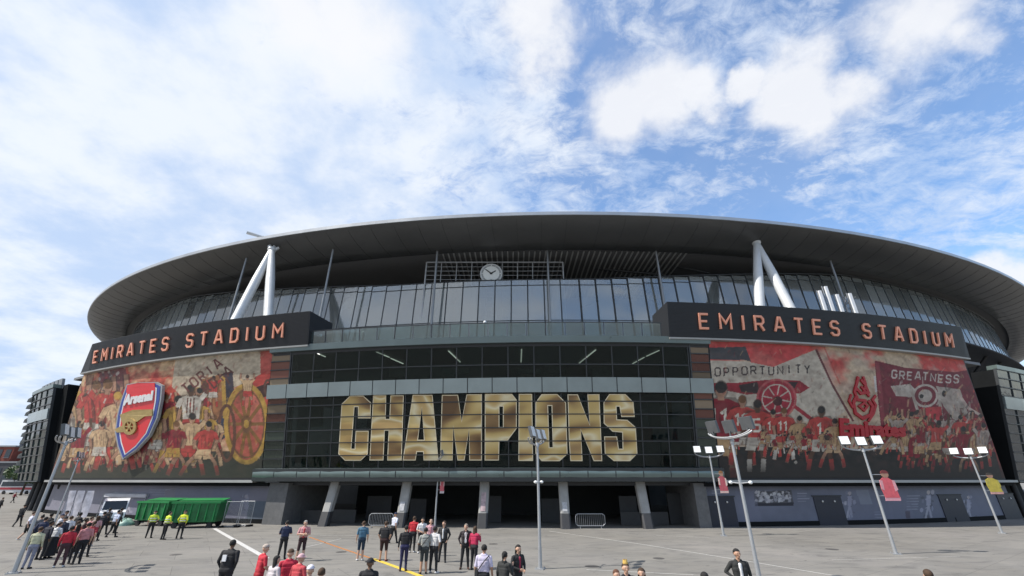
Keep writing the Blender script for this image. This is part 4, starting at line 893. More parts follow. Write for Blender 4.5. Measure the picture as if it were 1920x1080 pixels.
# ================================================================== STREET FURNITURE AND VEHICLES
M_galv = mat('galvanised_pole', (.37, .38, .39), .42, .45, .08, 2.0); M_flood = mat('floodlight_face', (.78, .79, .78), .35, var=.04); M_fl_dark = mat('floodlight_case', (.10, .105, .11), .5, .3)
def lamp_proto():
    r = empty('lamp_post', (0, 0, 0), 'x', 'lamp post', 'floodlight posts on the plaza')
    MB().tube((0, 0, 0), (0, 0, .9), .095, .088, 14).tube((0, 0, .9), (0, 0, 5.45), .075, .055, 14).build('pole', M_galv, r)
    mb = MB().box((0, 0, .02), (.42, .42, .04)); [mb.tube((sx*.15, sy*.15, .04), (sx*.15, sy*.15, .1), .02, .02, 6) for sx in (-1, 1) for sy in (-1, 1)]; mb.build('base_plate', M_galv, r)
    pts = [Vector((1.06*math.sin(t), .12*math.cos(t*1.3), 5.62-.22*math.cos(t*1.25))) for t in [-1.35+2.7*k/12 for k in range(13)]]; mb = MB().path(pts, .045, 8); mb.path([p+Vector((0, .14, .03)) for p in pts], .03, 6); mb.tube((0, 0, 5.3), (0, 0, 5.5), .09, .07, 10); mb.build('arm', M_galv, r)
    for x, z in ((-.86, 5.96), (0, 5.90), (.86, 5.96)):
        c = Vector((x, -.02, z)); tilt = Matrix.Rotation(R(-14), 3, 'X'); vs = [c+tilt @ Vector((sx*.27, sy*.07, sz*.26)) for sz in (-1, 1) for sx, sy in ((-1, -1), (1, -1), (1, 1), (-1, 1))]
        fs = [(3, 2, 1, 0), (4, 5, 6, 7), (0, 1, 5, 4), (1, 2, 6, 5), (2, 3, 7, 6), (3, 0, 4, 7)]; mb = MB().add(vs, fs); mb.tube((x, .02, z-.42), (x, .02, z-.2), .035, .035, 6); fl = mb.build('floodlight', M_fl_dark, r)
        q = [c+tilt @ Vector((sx*.245, -.075, sz*.235)) for sx, sz in ((-1, -1), (1, -1), (1, 1), (-1, 1))]; MB().add(q+[p+tilt @ Vector((0, -.012, 0)) for p in q], [(4, 5, 6, 7), (0, 1, 5, 4), (1, 2, 6, 5), (2, 3, 7, 6), (3, 0, 4, 7)]).build('lens', M_flood, fl)
    mb = MB()
    for s in (-1, 1): mb.tube((0, 0, 3.62), (s*.42, 0, 3.66), .022, .022, 6)
    mb.build('side_bracket', M_galv, r)
    for s in (-1, 1): MB().ball((s*.46, -.02, 3.66), .075, (1, 1.25, .9), 10, 7).build('side_lamp', M_flood, r)
    return r
lp = lamp_proto()
LAMPS = [((25, 1075), 118, 'tall floodlight post beside the waiting crowd of fans, base on bare concrete', 0), ((100, 985), 122, 'floodlight post behind the crowd near the pale flag banners', 0), ((815, 990), 112, 'floodlight post carrying a slim red banner beside the dark undercroft', 0),
         ((1013, 1067), 68, 'floodlight post standing alone in front of the last gold letters', 0), ((1357, 1005), -12, 'floodlight post before the first navy door with a small player banner', 0), ((1427, 1101), 118, 'near floodlight post rising past the man in the patched leather jacket', 0),
         ((1680, 1039), -14, 'floodlight post with the large pink player banner', 0), ((1879, 1000), -52, 'floodlight post with the yellow shirted player banner', 0)]
LP = [None]*len(LAMPS)
for i, (b, rz, lab, _) in reversed(list(enumerate(LAMPS))):
    p = ground(*b); o = lp if i == 0 else dup(lp, (0, 0, 0), 0); o.location = p; o.rotation_euler = (0, 0, R(rz)); o['label'] = lab; LP[i] = p
    if i not in (3, 5):
        for ch in [c for c in o.children if c.name.startswith('side_')]: bpy.data.objects.remove(ch)
# cut-out player banners clamped to posts
def pole_banner(i, dx, w, h, zc, cols, label):
    p = LP[i]; x0 = p.x+dx; r = empty('pole_banner', (x0, p.y-.03, zc-h/2), label, 'banner', 'cut-out player banners on the floodlight posts'); shirt, arm, hair, low = cols
    fn = lambda u, v, d: Vector((x0+u*w, p.y-.03-d, zc-h/2+v*h))
    def part(nm, poly, d0, d1, c): mb = MB(); prism(mb, poly, fn, d0, d1); mb.build(nm, mat('banner_%02d_%02d_%02d' % tuple(int(q*99) for q in c), c, .55, var=.18, scale=5), r)
    part('hem', [(-.42, 0), (.46, 0), (.5, .12), (-.38, .12)], 0, .02, low); part('shirt', [(-.38, .10), (.46, .10), (.40, .5), (.34, .66), (.12, .76), (-.18, .76), (-.42, .66), (-.46, .4)], .0, .028, shirt)
    part('sleeve', [(-.46, .38), (-.30, .34), (-.26, .66), (-.42, .68)], .0, .034, arm); part('sleeve', [(.30, .3), (.50, .36), (.44, .66), (.3, .68)], .0, .034, arm)
    part('head', [(.22*math.cos(t), .87+.12*math.sin(t)) for t in [2*PI*k/14 for k in range(14)]], .0, .03, (.34, .19, .13)); part('hair', [(.23*math.cos(t), .90+.11*math.sin(t)) for t in [PI*k/10 for k in range(11)]], 0, .036, hair)
    mb = MB().tube((p.x, p.y, zc+h*.36), (x0, p.y-.01, zc+h*.36), .02, .02, 6).tube((p.x, p.y, zc-h*.34), (x0, p.y-.01, zc-h*.34), .02, .02, 6); mb.build('bracket', M_galv, r)
pole_banner(2, .42, .42, 1.75, 3.55, ((.50, .10, .12), (.55, .40, .40), (.10, .02, .02), (.5, .45, .45)), 'slim red and white player banner on a post before the undercroft')
pole_banner(4, .62, .70, 1.55, 3.62, ((.42, .08, .10), (.62, .48, .42), (.25, .12, .04), (.6, .42, .38)), 'small player banner in red shirt with pale sleeves')
pole_banner(6, .78, 1.0, 1.62, 3.46, ((.58, .10, .12), (.62, .30, .33), (.16, .03, .03), (.62, .30, .34)), 'large pink and red player banner with white hem')
pole_banner(7, .85, 1.15, 1.55, 3.50, ((.45, .36, .05), (.40, .34, .06), (.05, .04, .03), (.55, .30, .27)), 'player banner in a yellow shirt above pink hem')
# green containers
M_green = mat('green_container_paint', (.010, .13, .035), .5, var=.45, scale=1.6, bump=.1); M_green2 = mat('green_lid', (.012, .20, .05), .4, var=.12, scale=1.2); M_tyre = mat('tyre_rubber', (.015, .015, .016), .8, var=.1)
def container(c, L_, D_, H_, rz, label, ribs):
    r = empty('waste_container', (c.x, c.y, 0), label, 'container', 'green containers by the wall', rz); b = Matrix.Translation((c.x, c.y, 0)) @ Matrix.Rotation(rz, 4, 'Z'); T = lambda x, y, z: (b @ Vector((x, y, z)))
    def bx(mb, x, y, z, sx, sy, sz, k=1.0): cc = T(x, y, z); return mb.box(cc, (sx, sy, sz), rz, 0, k)
    mb = MB(); vs = []
    for z, k in ((.45, .93), (H_, 1.0)):
        for sx, sy in ((-1, -1), (1, -1), (1, 1), (-1, 1)): vs.append(T(sx*L_/2*k, sy*D_/2*k, z))
    mb.add(vs, [(3, 2, 1, 0), (4, 5, 6, 7), (0, 1, 5, 4), (1, 2, 6, 5), (2, 3, 7, 6), (3, 0, 4, 7)]); body = mb.build('body', M_green, r)
    for k in range(ribs): x = -L_/2+L_*(k+.5)/ribs; bx(MB(), x, -D_/2+.02, (H_+.5)/2, .09, .14, H_-.6).build('rib', M_green2, body)
    mb = MB(); bx(mb, 0, -D_/2-.02, H_-.08, L_+.1, .14, .16); bx(mb, 0, D_/2, H_-.08, L_+.1, .14, .16); bx(mb, -L_/2, 0, H_-.08, .12, D_, .15); bx(mb, L_/2, 0, H_-.08, .12, D_, .15); mb.build('top_rail', M_green2, body)
    mb = MB(); bx(mb, 0, 0, .36, L_*.9, D_*.6, .14); mb.build('chassis', M_black, r)
    for sx in (-1, 1):
        for sy in (-1, 1): a = T(sx*L_*.36, sy*D_*.42-.09, .22); e = T(sx*L_*.36, sy*D_*.42+.09, .22); MB().tube(a, e, .22, .22, 16).build('wheel', M_tyre, r)
    lid = [T(-L_/2*.96, -D_*.1, H_+.02), T(L_/2*.96, -D_*.1, H_+.02), T(L_/2*.96, D_/2, H_+.16), T(-L_/2*.96, D_/2, H_+.16)]; MB().add(lid+[p+Vector((0, 0, .05)) for p in lid], [(3, 2, 1, 0), (4, 5, 6, 7), (0, 1, 5, 4), (1, 2, 6, 5), (2, 3, 7, 6), (3, 0, 4, 7)]).build('lid', M_green2, r)
g1, g2 = ground(278, 988), ground(352, 990)
container(g1+Vector((-.5, 1.6, 0)), 3.2, 2.0, 2.0, R(-8), 'dark green container with open lid beside the white van', 5); container(g2+Vector((.3, .6, 0)), 3.8, 2.0, 2.05, R(9), 'long green container beside the folding fence panel', 6)
for (x, y, rx, col, lab) in ((233, 985, .55, (.15, .26, .22), 'low heap wrapped in pale green sheet by the van'), (285, 1001, .0, None, None)):
    if col:
        p = ground(x, y); mb = MB(); rows = []
        for j in range(9):
            t = j/8*PI/2; rows.append([(p.x+(.8*math.cos(t))*math.cos(a)*(1+.13*math.sin(3*a+j)), p.y+.7*math.cos(t)*math.sin(a), .5*math.sin(t)*(1+.16*math.sin(5*a)+.1*math.sin(9*a+j))) for a in [2*PI*k/20 for k in range(20)]])
        mb.grid(rows, 0, True, True); mb.build('covered_heap', mat('pale_green_sheet', col, .5, var=.3, scale=3), None, lab, 'tarpaulin')
# white van
def van(c, rz):
    r = empty('white_van', (c.x, c.y, 0), 'small white van parked under the grey gazebo', 'van', None, rz); b = Matrix.Translation((c.x, c.y, 0)) @ Matrix.Rotation(rz, 4, 'Z'); T = lambda x, y, z: b @ Vector((x, y, z))
    prof = [(-2.3, .35), (-2.3, 1.9), (-2.15, 2.1), (.9, 2.12), (1.35, 1.95), (1.85, 1.2), (2.4, 1.02), (2.5, .75), (2.5, .35)]; mb = MB()
    secs = [[T(x, s*w, z) for x, z in prof] for s, w in ((-1, .92), (1, .92))]; n = len(prof); mb.add(secs[0]+secs[1], [tuple(range(n)), tuple(range(2*n-1, n-1, -1))]+[(i, n+i, n+(i+1) % n, (i+1) % n) for i in range(n)])
    mb.build('body', mat('van_white', (.72, .73, .74), .3, var=.04, coat=.3), r); mg = mat('van_glass', (.02, .025, .03), .08, var=0)
    ws = [T(1.38, -.8, 1.93), T(1.38, .8, 1.93), T(1.83, .84, 1.22), T(1.83, -.84, 1.22)]; o = b.to_3x3() @ Vector((.03, 0, .02)); MB().add([p+o for p in ws], [(3, 2, 1, 0)]).build('windscreen', mg, r)
    for s in (-1, 1):
        MB().add([T(.55, s*.93, 1.85), T(1.25, s*.93, 1.85), T(1.62, s*.93, 1.25), T(.55, s*.93, 1.25)], [(0, 1, 2, 3)]).build('side_window', mg, r); MB().box(T(2.5, s*.65, .78), (.1, .3, .2), rz).build('headlight', M_flood, r)
        for x in (-1.45, 1.6): w = MB().tube(T(x, s*.74, .34), T(x, s*.95, .34), .34, .34, 18).build('wheel', M_tyre, r); MB().tube(T(x, s*.95, .34), T(x, s*.965, .34), .19, .19, 12).build('rim', M_galv, w)
    MB().box(T(2.53, 0, .45), (.12, 1.7, .22), rz).build('bumper', M_fl_dark, r)
van(ground(186, 985)+Vector((-.9, 2.2, 0)), R(-52))
# gazebo
def gazebo(c, w, d, rz):
    r = empty('gazebo', (c.x, c.y, 0), 'grey peaked gazebo tent behind the white van', 'gazebo', None, rz); b = Matrix.Translation((c.x, c.y, 0)) @ Matrix.Rotation(rz, 4, 'Z'); T = lambda x, y, z: b @ Vector((x, y, z)); mc = mat('gazebo_cloth', (.42, .42, .45), .8, var=.12, scale=1)
    co = [T(sx*w/2, sy*d/2, 2.35) for sx, sy in ((-1, -1), (1, -1), (1, 1), (-1, 1))]; ap = T(0, 0, 3.05); rows = []
    MB().add(co+[ap], [(0, 1, 4), (1, 2, 4), (2, 3, 4), (3, 0, 4)]).build('canopy', mc, r); lo = [p-Vector((0, 0, .3)) for p in co]; mb = MB().add(co+lo, [(i, 4+i, 4+(i+1) % 4, (i+1) % 4) for i in range(4)]); mb.build('valance', mc, r)
    for p in co: MB().tube((p.x, p.y, 0), (p.x, p.y, 2.4), .04, .04, 8).build('leg', M_grey, r)
gazebo(ground(205, 975)+Vector((0, 3.2, 0)), 7.0, 3.4, R(-20))
# pale feather flags by the wall
for k, x in enumerate((112, 128, 146)):
    lab = ['pale upright flag banner at the tower end of the lilac wall', 'pale upright flag banner between two others on the lilac wall', 'pale upright flag banner closest to the gazebo'][k]
    p = ground(x-6, 985+k*1); r = empty('feather_flag', (p.x, p.y, 0), lab, 'flag', 'pale flag banners'); MB().tube((p.x, p.y, 0), (p.x, p.y, 2.9), .03, .02, 8).build('pole', M_grey, r); MB().box((p.x, p.y, .02), (.5, .5, .04)).build('base', M_black, r)
    rows = [[(p.x+.03+u*.75*(1-.25*v*v), p.y+.05*math.sin(4*v+3*u+k), .7+2.15*v) for u in (0, .25, .5, .75, 1)] for v in [j/8 for j in range(9)]]; MB().grid(rows).build('flag_cloth', mat('flag_cloth', (.44, .43, .47), .8, var=.3, scale=2.2), r)
# crowd barriers
def barrier(c, w, rz, label):
    r = empty('crowd_barrier', (c.x, c.y, 0), label, 'barrier', 'steel crowd barriers', rz); b = Matrix.Translation((c.x, c.y, 0)) @ Matrix.Rotation(rz, 4, 'Z'); T = lambda x, z, y=0: b @ Vector((x, y, z)); f = .16
    loop = [(-w/2+f, .2), (w/2-f, .2), (w/2, .2+f), (w/2, 1.1-f), (w/2-f, 1.1), (-w/2+f, 1.1), (-w/2, 1.1-f), (-w/2, .2+f), (-w/2+f, .2)]; MB().path([T(*q) for q in loop], .028, 8).build('frame', M_galv, r)
    for k in range(14): x = -w/2+w*(k+1)/15; MB().tube(T(x, .21), T(x, 1.09), .012, .012, 6).build('bar', M_galv, r)
    for s in (-1, 1): MB().path([T(s*w*.36, .2), T(s*w*.36, .03), T(s*w*.36, .02, -.3)], .024, 6).tube(T(s*w*.36, .03), T(s*w*.36, .02, .3), .024, .024, 6).build('foot', M_galv, r)
barrier(ground(713, 990), 2.1, 0, 'steel crowd barrier beside a dark column under the C and H'); barrier(ground(1108, 991), 2.5, R(2), 'steel crowd barrier standing free in the right undercroft bay')
for k, (x, y, rz) in enumerate(((430, 989, 8), (455, 987, -4))):
    p = ground(x, y); r = empty('fence_panel', (p.x, p.y, 0), ['mesh fence panel next to the long green container', 'mesh fence panel against the painted figure on the lilac wall'][k], 'fence', 'mesh fence panels by the containers', R(rz)); b = Matrix.Translation((p.x, p.y, 0)) @ Matrix.Rotation(R(rz), 4, 'Z'); T = lambda x, z, y=0: b @ Vector((x, y, z))
    MB().path([T(-.65, .1), T(.65, .1), T(.65, 2.0), T(-.65, 2.0), T(-.65, .1)], .022, 8).build('frame', M_galv, r); mb = MB(); [mb.tube(T(-.65+q*.1, .1), T(-.65+q*.1, 2.0), .006, .006, 4) for q in range(1, 13)]; mb.build('mesh_wires', M_galv, r, kind='stuff')
    for s in (-1, 1): MB().box(T(s*.6, .07), (.26, .7, .14), R(rz)).build('foot_block', M_black, r)
# phone masts and lamps on the podium roof
mp_ = mat('antenna_white', (.68, .69, .70), .45, var=.05); AN = None
for k, (x, y0, y1) in enumerate(((1539, 545, 580), (1552, 537, 582), (1572, 552, 588), (1596, 550, 585))):
    Y = 47.0; a, b_ = at(x, y0, Y), at(x+6, y1, Y); b_.z = max(b_.z, 16.0)
    if AN is None: AN = empty('phone_antenna', (b_.x, b_.y, 16.0), 'cluster of white panel antennas on the podium roof behind the name board', 'antenna')
    MB().tube((b_.x, b_.y+.2, 16.0), (b_.x, b_.y+.2, a.z+.1), .06, .06, 8).build('mast', M_grey, AN); MB().box(((a.x+b_.x)/2, Y, (a.z+19.6)/2), (.32, .2, max(.6, a.z-19.6))).build('panel', mp_, AN)
mb = MB(); [mb.tube(at(x, 580, 47.2), at(x2, 556, 47.2), .05, .05, 6) for x, x2 in ((1578, 1600), (1600, 1580), (1585, 1586), (1592, 1604))]; mb.tube((at(1590, 580, 47.2).x, 47.2, 16), at(1590, 560, 47.2), .06, .06, 8); mb.build('bracing', M_fl_dark, AN)
p = at(470, 437, 58.6); MB().tube((p.x-.6, p.y, p.z+.1), (p.x+1.6, p.y+1, p.z-.2), .28, .2, 10).tube((p.x+1.5, p.y+1, 38.2), (p.x+1.5, p.y+1, p.z), .2, .2, 8).build('roof_beam_end', M_steel, ST)
for x, y in ((908, 612), (678, 622), (597, 628), (1302, 632)):
    q = wp(Wl(x, y)[0], 16.1, -.15); r = empty('terrace_lamp', tuple(q), {908: 'small globe lamp on a stem at the middle of the terrace edge', 678: 'small globe lamp on the terrace below the grey glazing', 597: 'small globe lamp at the end of the lettered board by the shield mural', 1302: 'small globe lamp below the start of the lettered board by the airline mural'}[x], 'lamp', 'terrace edge lamps'); h = .9 if x != 908 else 1.5
    MB().tube(q, q+Vector((0, 0, h)), .05, .04, 8).build('stem', M_mull, r); MB().ball(q+Vector((0, 0, h+.1)), .16, (1, 1, 1), 12, 8).build('globe', M_flood, r)

# ================================================================== BEYOND THE STADIUM
def block(name, x0, x1, ytop, Y, D_, label, wall, nfl, ncol, glass_m, rz=0, par=.5):
    a, b = at(x0, 880, Y), at(x1, 880, Y); top = at((x0+x1)/2, ytop, Y).z; w = abs(b.x-a.x); c = Vector(((a.x+b.x)/2, Y+D_/2, 0)); r = empty(name, tuple(c), label, 'building')
    MB().box((c.x, c.y, top/2), (w, D_, top)).build('wall', wall, r); MB().box((c.x, c.y, top+par/2), (w+.4, D_+.4, par)).build('parapet', M_grey, r)
    for f in range(nfl):
        for k in range(ncol):
            z = top*(f+.55)/nfl; x = c.x-w/2+w*(k+.5)/ncol; wi = MB().box((x, Y-.03, z), (w/ncol*.6, .12, top/nfl*.55)).build('window', glass_m, r); MB().box((x, Y-.08, z-top/nfl*.3), (w/ncol*.66, .24, .12)).build('sill', M_grey, wi)
M_far = mat('dark_window', (.03, .04, .05), .15, var=.2)
block('office_tower', 16, 62, 786, 170, 30, 'dark slab tower block rising behind the left stair tower', mat('dark_brick', (.05, .055, .07), .8, var=.15, scale=.3), 8, 4, M_far)
block('apartment_block', 38, 66, 812, 150, 16, 'white apartment block in front of the dark tower', mat('white_render', (.55, .56, .58), .8, var=.1, scale=.3), 6, 3, M_far)
block('brick_house', -40, 10, 838, 165, 20, 'red brick house at the edge of the plaza', mat('red_brick_wall', (.18, .05, .035), .9, var=.25, scale=.8), 3, 3, M_far)
block('low_shop', -10, 56, 868, 158, 10, 'low dark shop building behind the parked coach', mat('dark_shopfront', (.05, .05, .055), .7, var=.2), 1, 4, M_far)
def coach(c):
    r = empty('coach', tuple(c), 'white and red coach parked far beyond the crowd', 'coach'); b = Matrix.Translation(c); T = lambda x, y, z: b @ Vector((x, y, z)); MB().box(T(0, 0, 2.1), (10.5, 2.5, 3.3)).build('body', mat('coach_white', (.6, .6, .6), .35, var=.05), r); MB().box(T(0, -1.27, 2.7), (9.8, .06, 1.2)).build('window_band', M_far, r); MB().box(T(0, -1.28, 1.5), (10.3, .05, .6)).build('red_stripe', mat('coach_red', (.35, .03, .04), .4), r)
    for x in (-3.4, 3.2):
        for s in (-1, 1): MB().tube(T(x, s*1.0, .5), T(x, s*1.3, .5), .5, .5, 16).build('wheel', M_tyre, r)
coach(ground(22, 927)+Vector((0, 2, 0)))
def tree(c, H_, rad, label, seed):
    g = random.Random(seed); r = empty('street_tree', tuple(c), label, 'tree', 'street trees beyond the plaza'); mb = MB(); mb.tube(c, c+Vector((.1, 0, H_*.45)), .28, .18, 10)
    ends = []
    for k in range(7):
        a = k*2.4; e = c+Vector((math.cos(a)*rad*.6, math.sin(a)*rad*.6, H_*(.55+.3*g.random()))); mb.tube(c+Vector((.1, 0, H_*(.3+.02*k))), e, .1, .03, 6); ends.append(e)
    mb.build('trunk', mat('bark', (.07, .05, .035), .9, var=.3, scale=5), r); mb = MB()
    for _ in range(2600):
        e = g.choice(ends); d = Vector((g.gauss(0, 1), g.gauss(0, 1), g.gauss(0, .8))).normalized()*rad*.55*g.random()**.4; p = e+d; s = .16+.16*g.random(); u = Vector((g.gauss(0, 1), g.gauss(0, 1), g.gauss(0, 1))).normalized()*s; v = u.orthogonal().normalized()*s*.7; mb.add([p-u, p+v, p+u, p-v], [(0, 1, 2, 3)], g.randint(0, 1))
    mb.build('crown', [mat('leaf_dark', (.035, .07, .02), .6, var=.2), mat('leaf_light', (.07, .12, .035), .6, var=.2)], r)
tree(ground(38, 929), 8.5, 3.6, 'bushy green street tree beside the parked coach', 3); tree(ground(2, 928)+Vector((-4, 6, 0)), 7.5, 3.2, 'small green street tree before the brick house', 5)

# ================================================================== PEOPLE
SKIN_, TOP_, FRONT_, FORE_, BOT_, CALF_, SHOE_ = range(7)
def body_mesh(name, arms, legs, lean=0.0, turn=0.0, wide=1.0):
    """one continuous body: tapered limbs fused into a single surface; faces remember what they wear"""
    S = []                                                   # (zone, a, b, ra, rb)
    def cap(z, a, b, ra, rb=None): S.append((z, Vector(a), Vector(b), ra, ra if rb is None else rb))
    w = wide
    cap(BOT_, (-.085*w, .01, .93), (.085*w, .01, .93), .122*w); cap(BOT_, (-.07*w, .0, 1.02), (.07*w, .0, 1.02), .118*w)
    cap(TOP_, (-.078*w, .0, 1.07), (.078*w, .0, 1.07), .121*w); cap(TOP_, (-.078*w, .0, 1.13), (.078*w, .0, 1.13), .117*w); cap(TOP_, (-.085*w, .0, 1.20), (.085*w, .0, 1.20), .119*w); cap(TOP_, (-.095*w, -.005, 1.27), (.095*w, -.005, 1.27), .120*w); cap(TOP_, (-.10*w, .0, 1.37), (.10*w, .0, 1.37), .108*w); cap(TOP_, (-.17*w, .005, 1.425), (.17*w, .005, 1.425), .062); cap(TOP_, (-.06, .01, 1.47), (.06, .01, 1.47), .06)
    cap(FRONT_, (0, -.095*w, 1.04), (0, -.10*w, 1.40), .045)
    cap(SKIN_, (0, .005, 1.46), (0, -.01, 1.56), .056, .052)
    hx = Vector((math.sin(turn), -math.cos(turn), 0)); hs = Vector((math.cos(turn), math.sin(turn), 0)); hc = Vector((0, -.012, 1.645))
    cap(SKIN_, hc+hx*-.012+Vector((0, 0, .012)), hc+hx*.014+Vector((0, 0, .016)), .089); cap(SKIN_, hc+hx*.03+Vector((0, 0, -.055)), hc+hx*.038+Vector((0, 0, -.062)), .056, .05); cap(SKIN_, hc+hx*.088+Vector((0, 0, -.002)), hc+hx*.108+Vector((0, 0, -.028)), .012, .016)
    for s in (-1, 1): cap(SKIN_, hc+hs*s*.088+Vector((0, 0, .012)), hc+hs*s*.091+Vector((0, 0, -.022)), .018, .014)
    for s, (el, wr) in zip((-1, 1), arms):
        sh = Vector((s*.205*w, .005, 1.415)); el = Vector(el); wr = Vector(wr)
        cap(TOP_, sh, sh.lerp(el, .9), .064*w, .053); cap(FORE_, sh.lerp(el, .92), el, .052, .048); cap(FORE_, el, el.lerp(wr, .92), .046, .034); cap(SKIN_, el.lerp(wr, .93), wr, .031, .027)
        d = (wr-el).normalized(); side = Vector((s, 0, 0)); n = d.cross(side); n = n.normalized() if n.length > .2 else Vector((0, -1, 0)); side = n.cross(d).normalized(); pal = wr+d*.075
        for k in range(4):
            o = n*(k-1.5)*.021; cap(SKIN_, wr+n*(k-1.5)*.012, pal+o, .015, .0125)
            ln = (.062, .076, .07, .054)[k]; kn = pal+o+d*ln*.55; cap(SKIN_, pal+o, kn, .0105, .0095); cap(SKIN_, kn, kn+(d*.8-side*s*.6).normalized()*ln*.6, .0095, .0085)
        cap(SKIN_, wr+n*-.022+d*.015, wr+n*-.05+d*.05, .0135, .012); cap(SKIN_, wr+n*-.05+d*.05, wr+n*-.05+d*.09, .0115, .0095)
    for s, (kn, an) in zip((-1, 1), legs):
        hp = Vector((s*.095*w, .01, .90)); kn = Vector(kn); an = Vector(an)
        cap(BOT_, hp, kn, .098*w, .07); cap(CALF_, kn.lerp(an, .04), an, .064, .05); sd = Vector((s*.25, -1, 0)).normalized()
        cap(SHOE_, an+Vector((0, .035, -.035)), an+sd*.07+Vector((0, 0, -.04)), .043, .042); cap(SHOE_, an+sd*.06+Vector((0, 0, -.042)), an+sd*.165+Vector((0, 0, -.05)), .042, .033)
    if lean:
        Rm = Matrix.Rotation(lean, 3, 'X'); pv = Vector((0, 0, .93)); f = lambda p: pv+Rm @ (p-pv) if p.z > .95 else p; S = [(z, f(a), f(b), ra, rb) for z, a, b, ra, rb in S]
    mb = MB()
    for z, a, b, ra, rb in S:
        ax = (b-a); L_ = ax.length; ax = ax.normalized() if L_ > 1e-5 else Vector((0, 0, 1)); u = ax.orthogonal().normalized(); v = ax.cross(u); rows = []
        for k in range(5): t = -PI/2+PI/2*k/4; rows.append([a+ax*ra*math.sin(t)+(u*math.cos(q)+v*math.sin(q))*max(1e-4, ra*math.cos(t)) for q in [2*PI*i/12 for i in range(12)]])
        for k in range(5): t = PI/2*k/4; rows.append([b+ax*rb*math.sin(t)+(u*math.cos(q)+v*math.sin(q))*max(1e-4, rb*math.cos(t)) for q in [2*PI*i/12 for i in range(12)]])
        n0 = len(mb.v); mb.grid(rows, 0, True, True); mb.f.append([n0+i for i in range(11, -1, -1)]); mb.m.append(0); mb.sm.append(True); e = n0+12*9; mb.f.append([e+i for i in range(12)]); mb.m.append(0); mb.sm.append(True)
    me = mb.mesh(name, mat('tmp', (.5, .5, .5), var=0)); o = bpy.data.objects.new(name, me); COL.objects.link(o)
    rm = o.modifiers.new('r', 'REMESH'); rm.mode = 'VOXEL'; rm.voxel_size = .0095; rm.adaptivity = 0; sm = o.modifiers.new('s', 'SMOOTH'); sm.factor = .6; sm.iterations = 7; dc = o.modifiers.new('d', 'DECIMATE'); dc.ratio = .26
    dg = bpy.context.evaluated_depsgraph_get(); out = bpy.data.meshes.new_from_object(o.evaluated_get(dg)); bpy.data.objects.remove(o); bpy.data.meshes.remove(me)
    out.name = name; n = len(out.polygons); C = np.empty(n*3); out.polygons.foreach_get('center', C); C = C.reshape(-1, 3); best = np.full(n, 9e9); zone = np.zeros(n, int)
    for z, a, b, ra, rb in S:
        a_, ab = np.array(a), np.array(b-a); L2 = max(1e-9, ab@ab); t = np.clip(((C-a_)@ab)/L2, 0, 1); d = np.linalg.norm(C-a_-t[:, None]*ab, axis=1)-(ra+(rb-ra)*t)
        if z == FRONT_: d = d+.004
        m_ = d < best; best[m_] = d[m_]; zone[m_] = z
    zone[(zone == SKIN_) & (C[:, 2] < 1.49) & (C[:, 2] > 1.44) & (np.abs(C[:, 0]) > .06) & (lean == 0)] = TOP_
    out.materials.clear()
    for k in range(7): out.materials.append(mat('tmp', (.5, .5, .5)))
    out.polygons.foreach_set('material_index', zone.astype(np.int32)); out.polygons.foreach_set('use_smooth', np.ones(n, bool)); mz = np.array([v.co.z for v in out.vertices]).min(); out.transform(Matrix.Translation((0, 0, -mz))); out.update()
    return out
ST_L = (((-.10, -.005, .49), (-.115, .02, .085)), ((.10, -.005, .49), (.115, .02, .085)))
ST_W = (((-.13, -.03, .49), (-.17, .02, .085)), ((.12, .0, .49), (.15, -.02, .085)))
WALK = (((-.10, -.13, .50), (-.10, -.27, .10)), ((.10, .02, .49), (.10, .24, .13)))
A_dn = (((-.265, .03, 1.15), (-.275, -.05, .91)), ((.265, .03, 1.15), (.275, -.05, .91)))
A_fr = (((-.285, -.02, 1.16), (-.10, -.25, 1.10)), ((.285, -.02, 1.16), (.10, -.25, 1.06)))
A_fd = (((-.28, -.06, 1.17), (.03, -.22, 1.19)), ((.28, -.06, 1.17), (-.03, -.25, 1.13)))
A_ph = (((-.27, -.08, 1.18), (-.12, -.29, 1.36)), ((.265, .03, 1.15), (.275, -.05, .91)))
A_cm = (((-.26, -.17, 1.24), (-.09, -.27, 1.50)), ((.26, -.17, 1.24), (.09, -.27, 1.50)))
A_pk = (((-.31, .06, 1.17), (-.22, -.02, .95)), ((.31, .06, 1.17), (.22, -.02, .95)))
A_wk = (((-.27, .16, 1.17), (-.27, .10, .93)), ((.27, -.10, 1.17), (.25, -.27, .98)))
A_hp = (((-.37, .07, 1.2), (-.19, -.06, 1.06)), ((.265, .03, 1.15), (.275, -.05, .91)))
POSES = {k: body_mesh('body_'+k, *v) for k, v in dict(stand=(A_dn, ST_L), wide=(A_dn, ST_W, 0, .5), walk=(A_wk, WALK, .04), front=(A_fr, ST_L, .05, -.3), fold=(A_fd, ST_W, 0, .4), phone=(A_ph, ST_L, .04, .3), camera=(A_cm, ST_W), pocket=(A_pk, ST_W, 0, -.4), hip=(A_hp, ST_W, 0, .3), stout=(A_pk, ST_W, 0, 0, 1.16)).items()}
HT = {k: 0.0 for k in POSES}
TURN = dict(stand=0, wide=.5, walk=0, front=-.3, fold=.4, phone=.3, camera=0, pocket=-.4, hip=.3, stout=0)
LEAN = dict(walk=.04, front=.05, phone=.04)
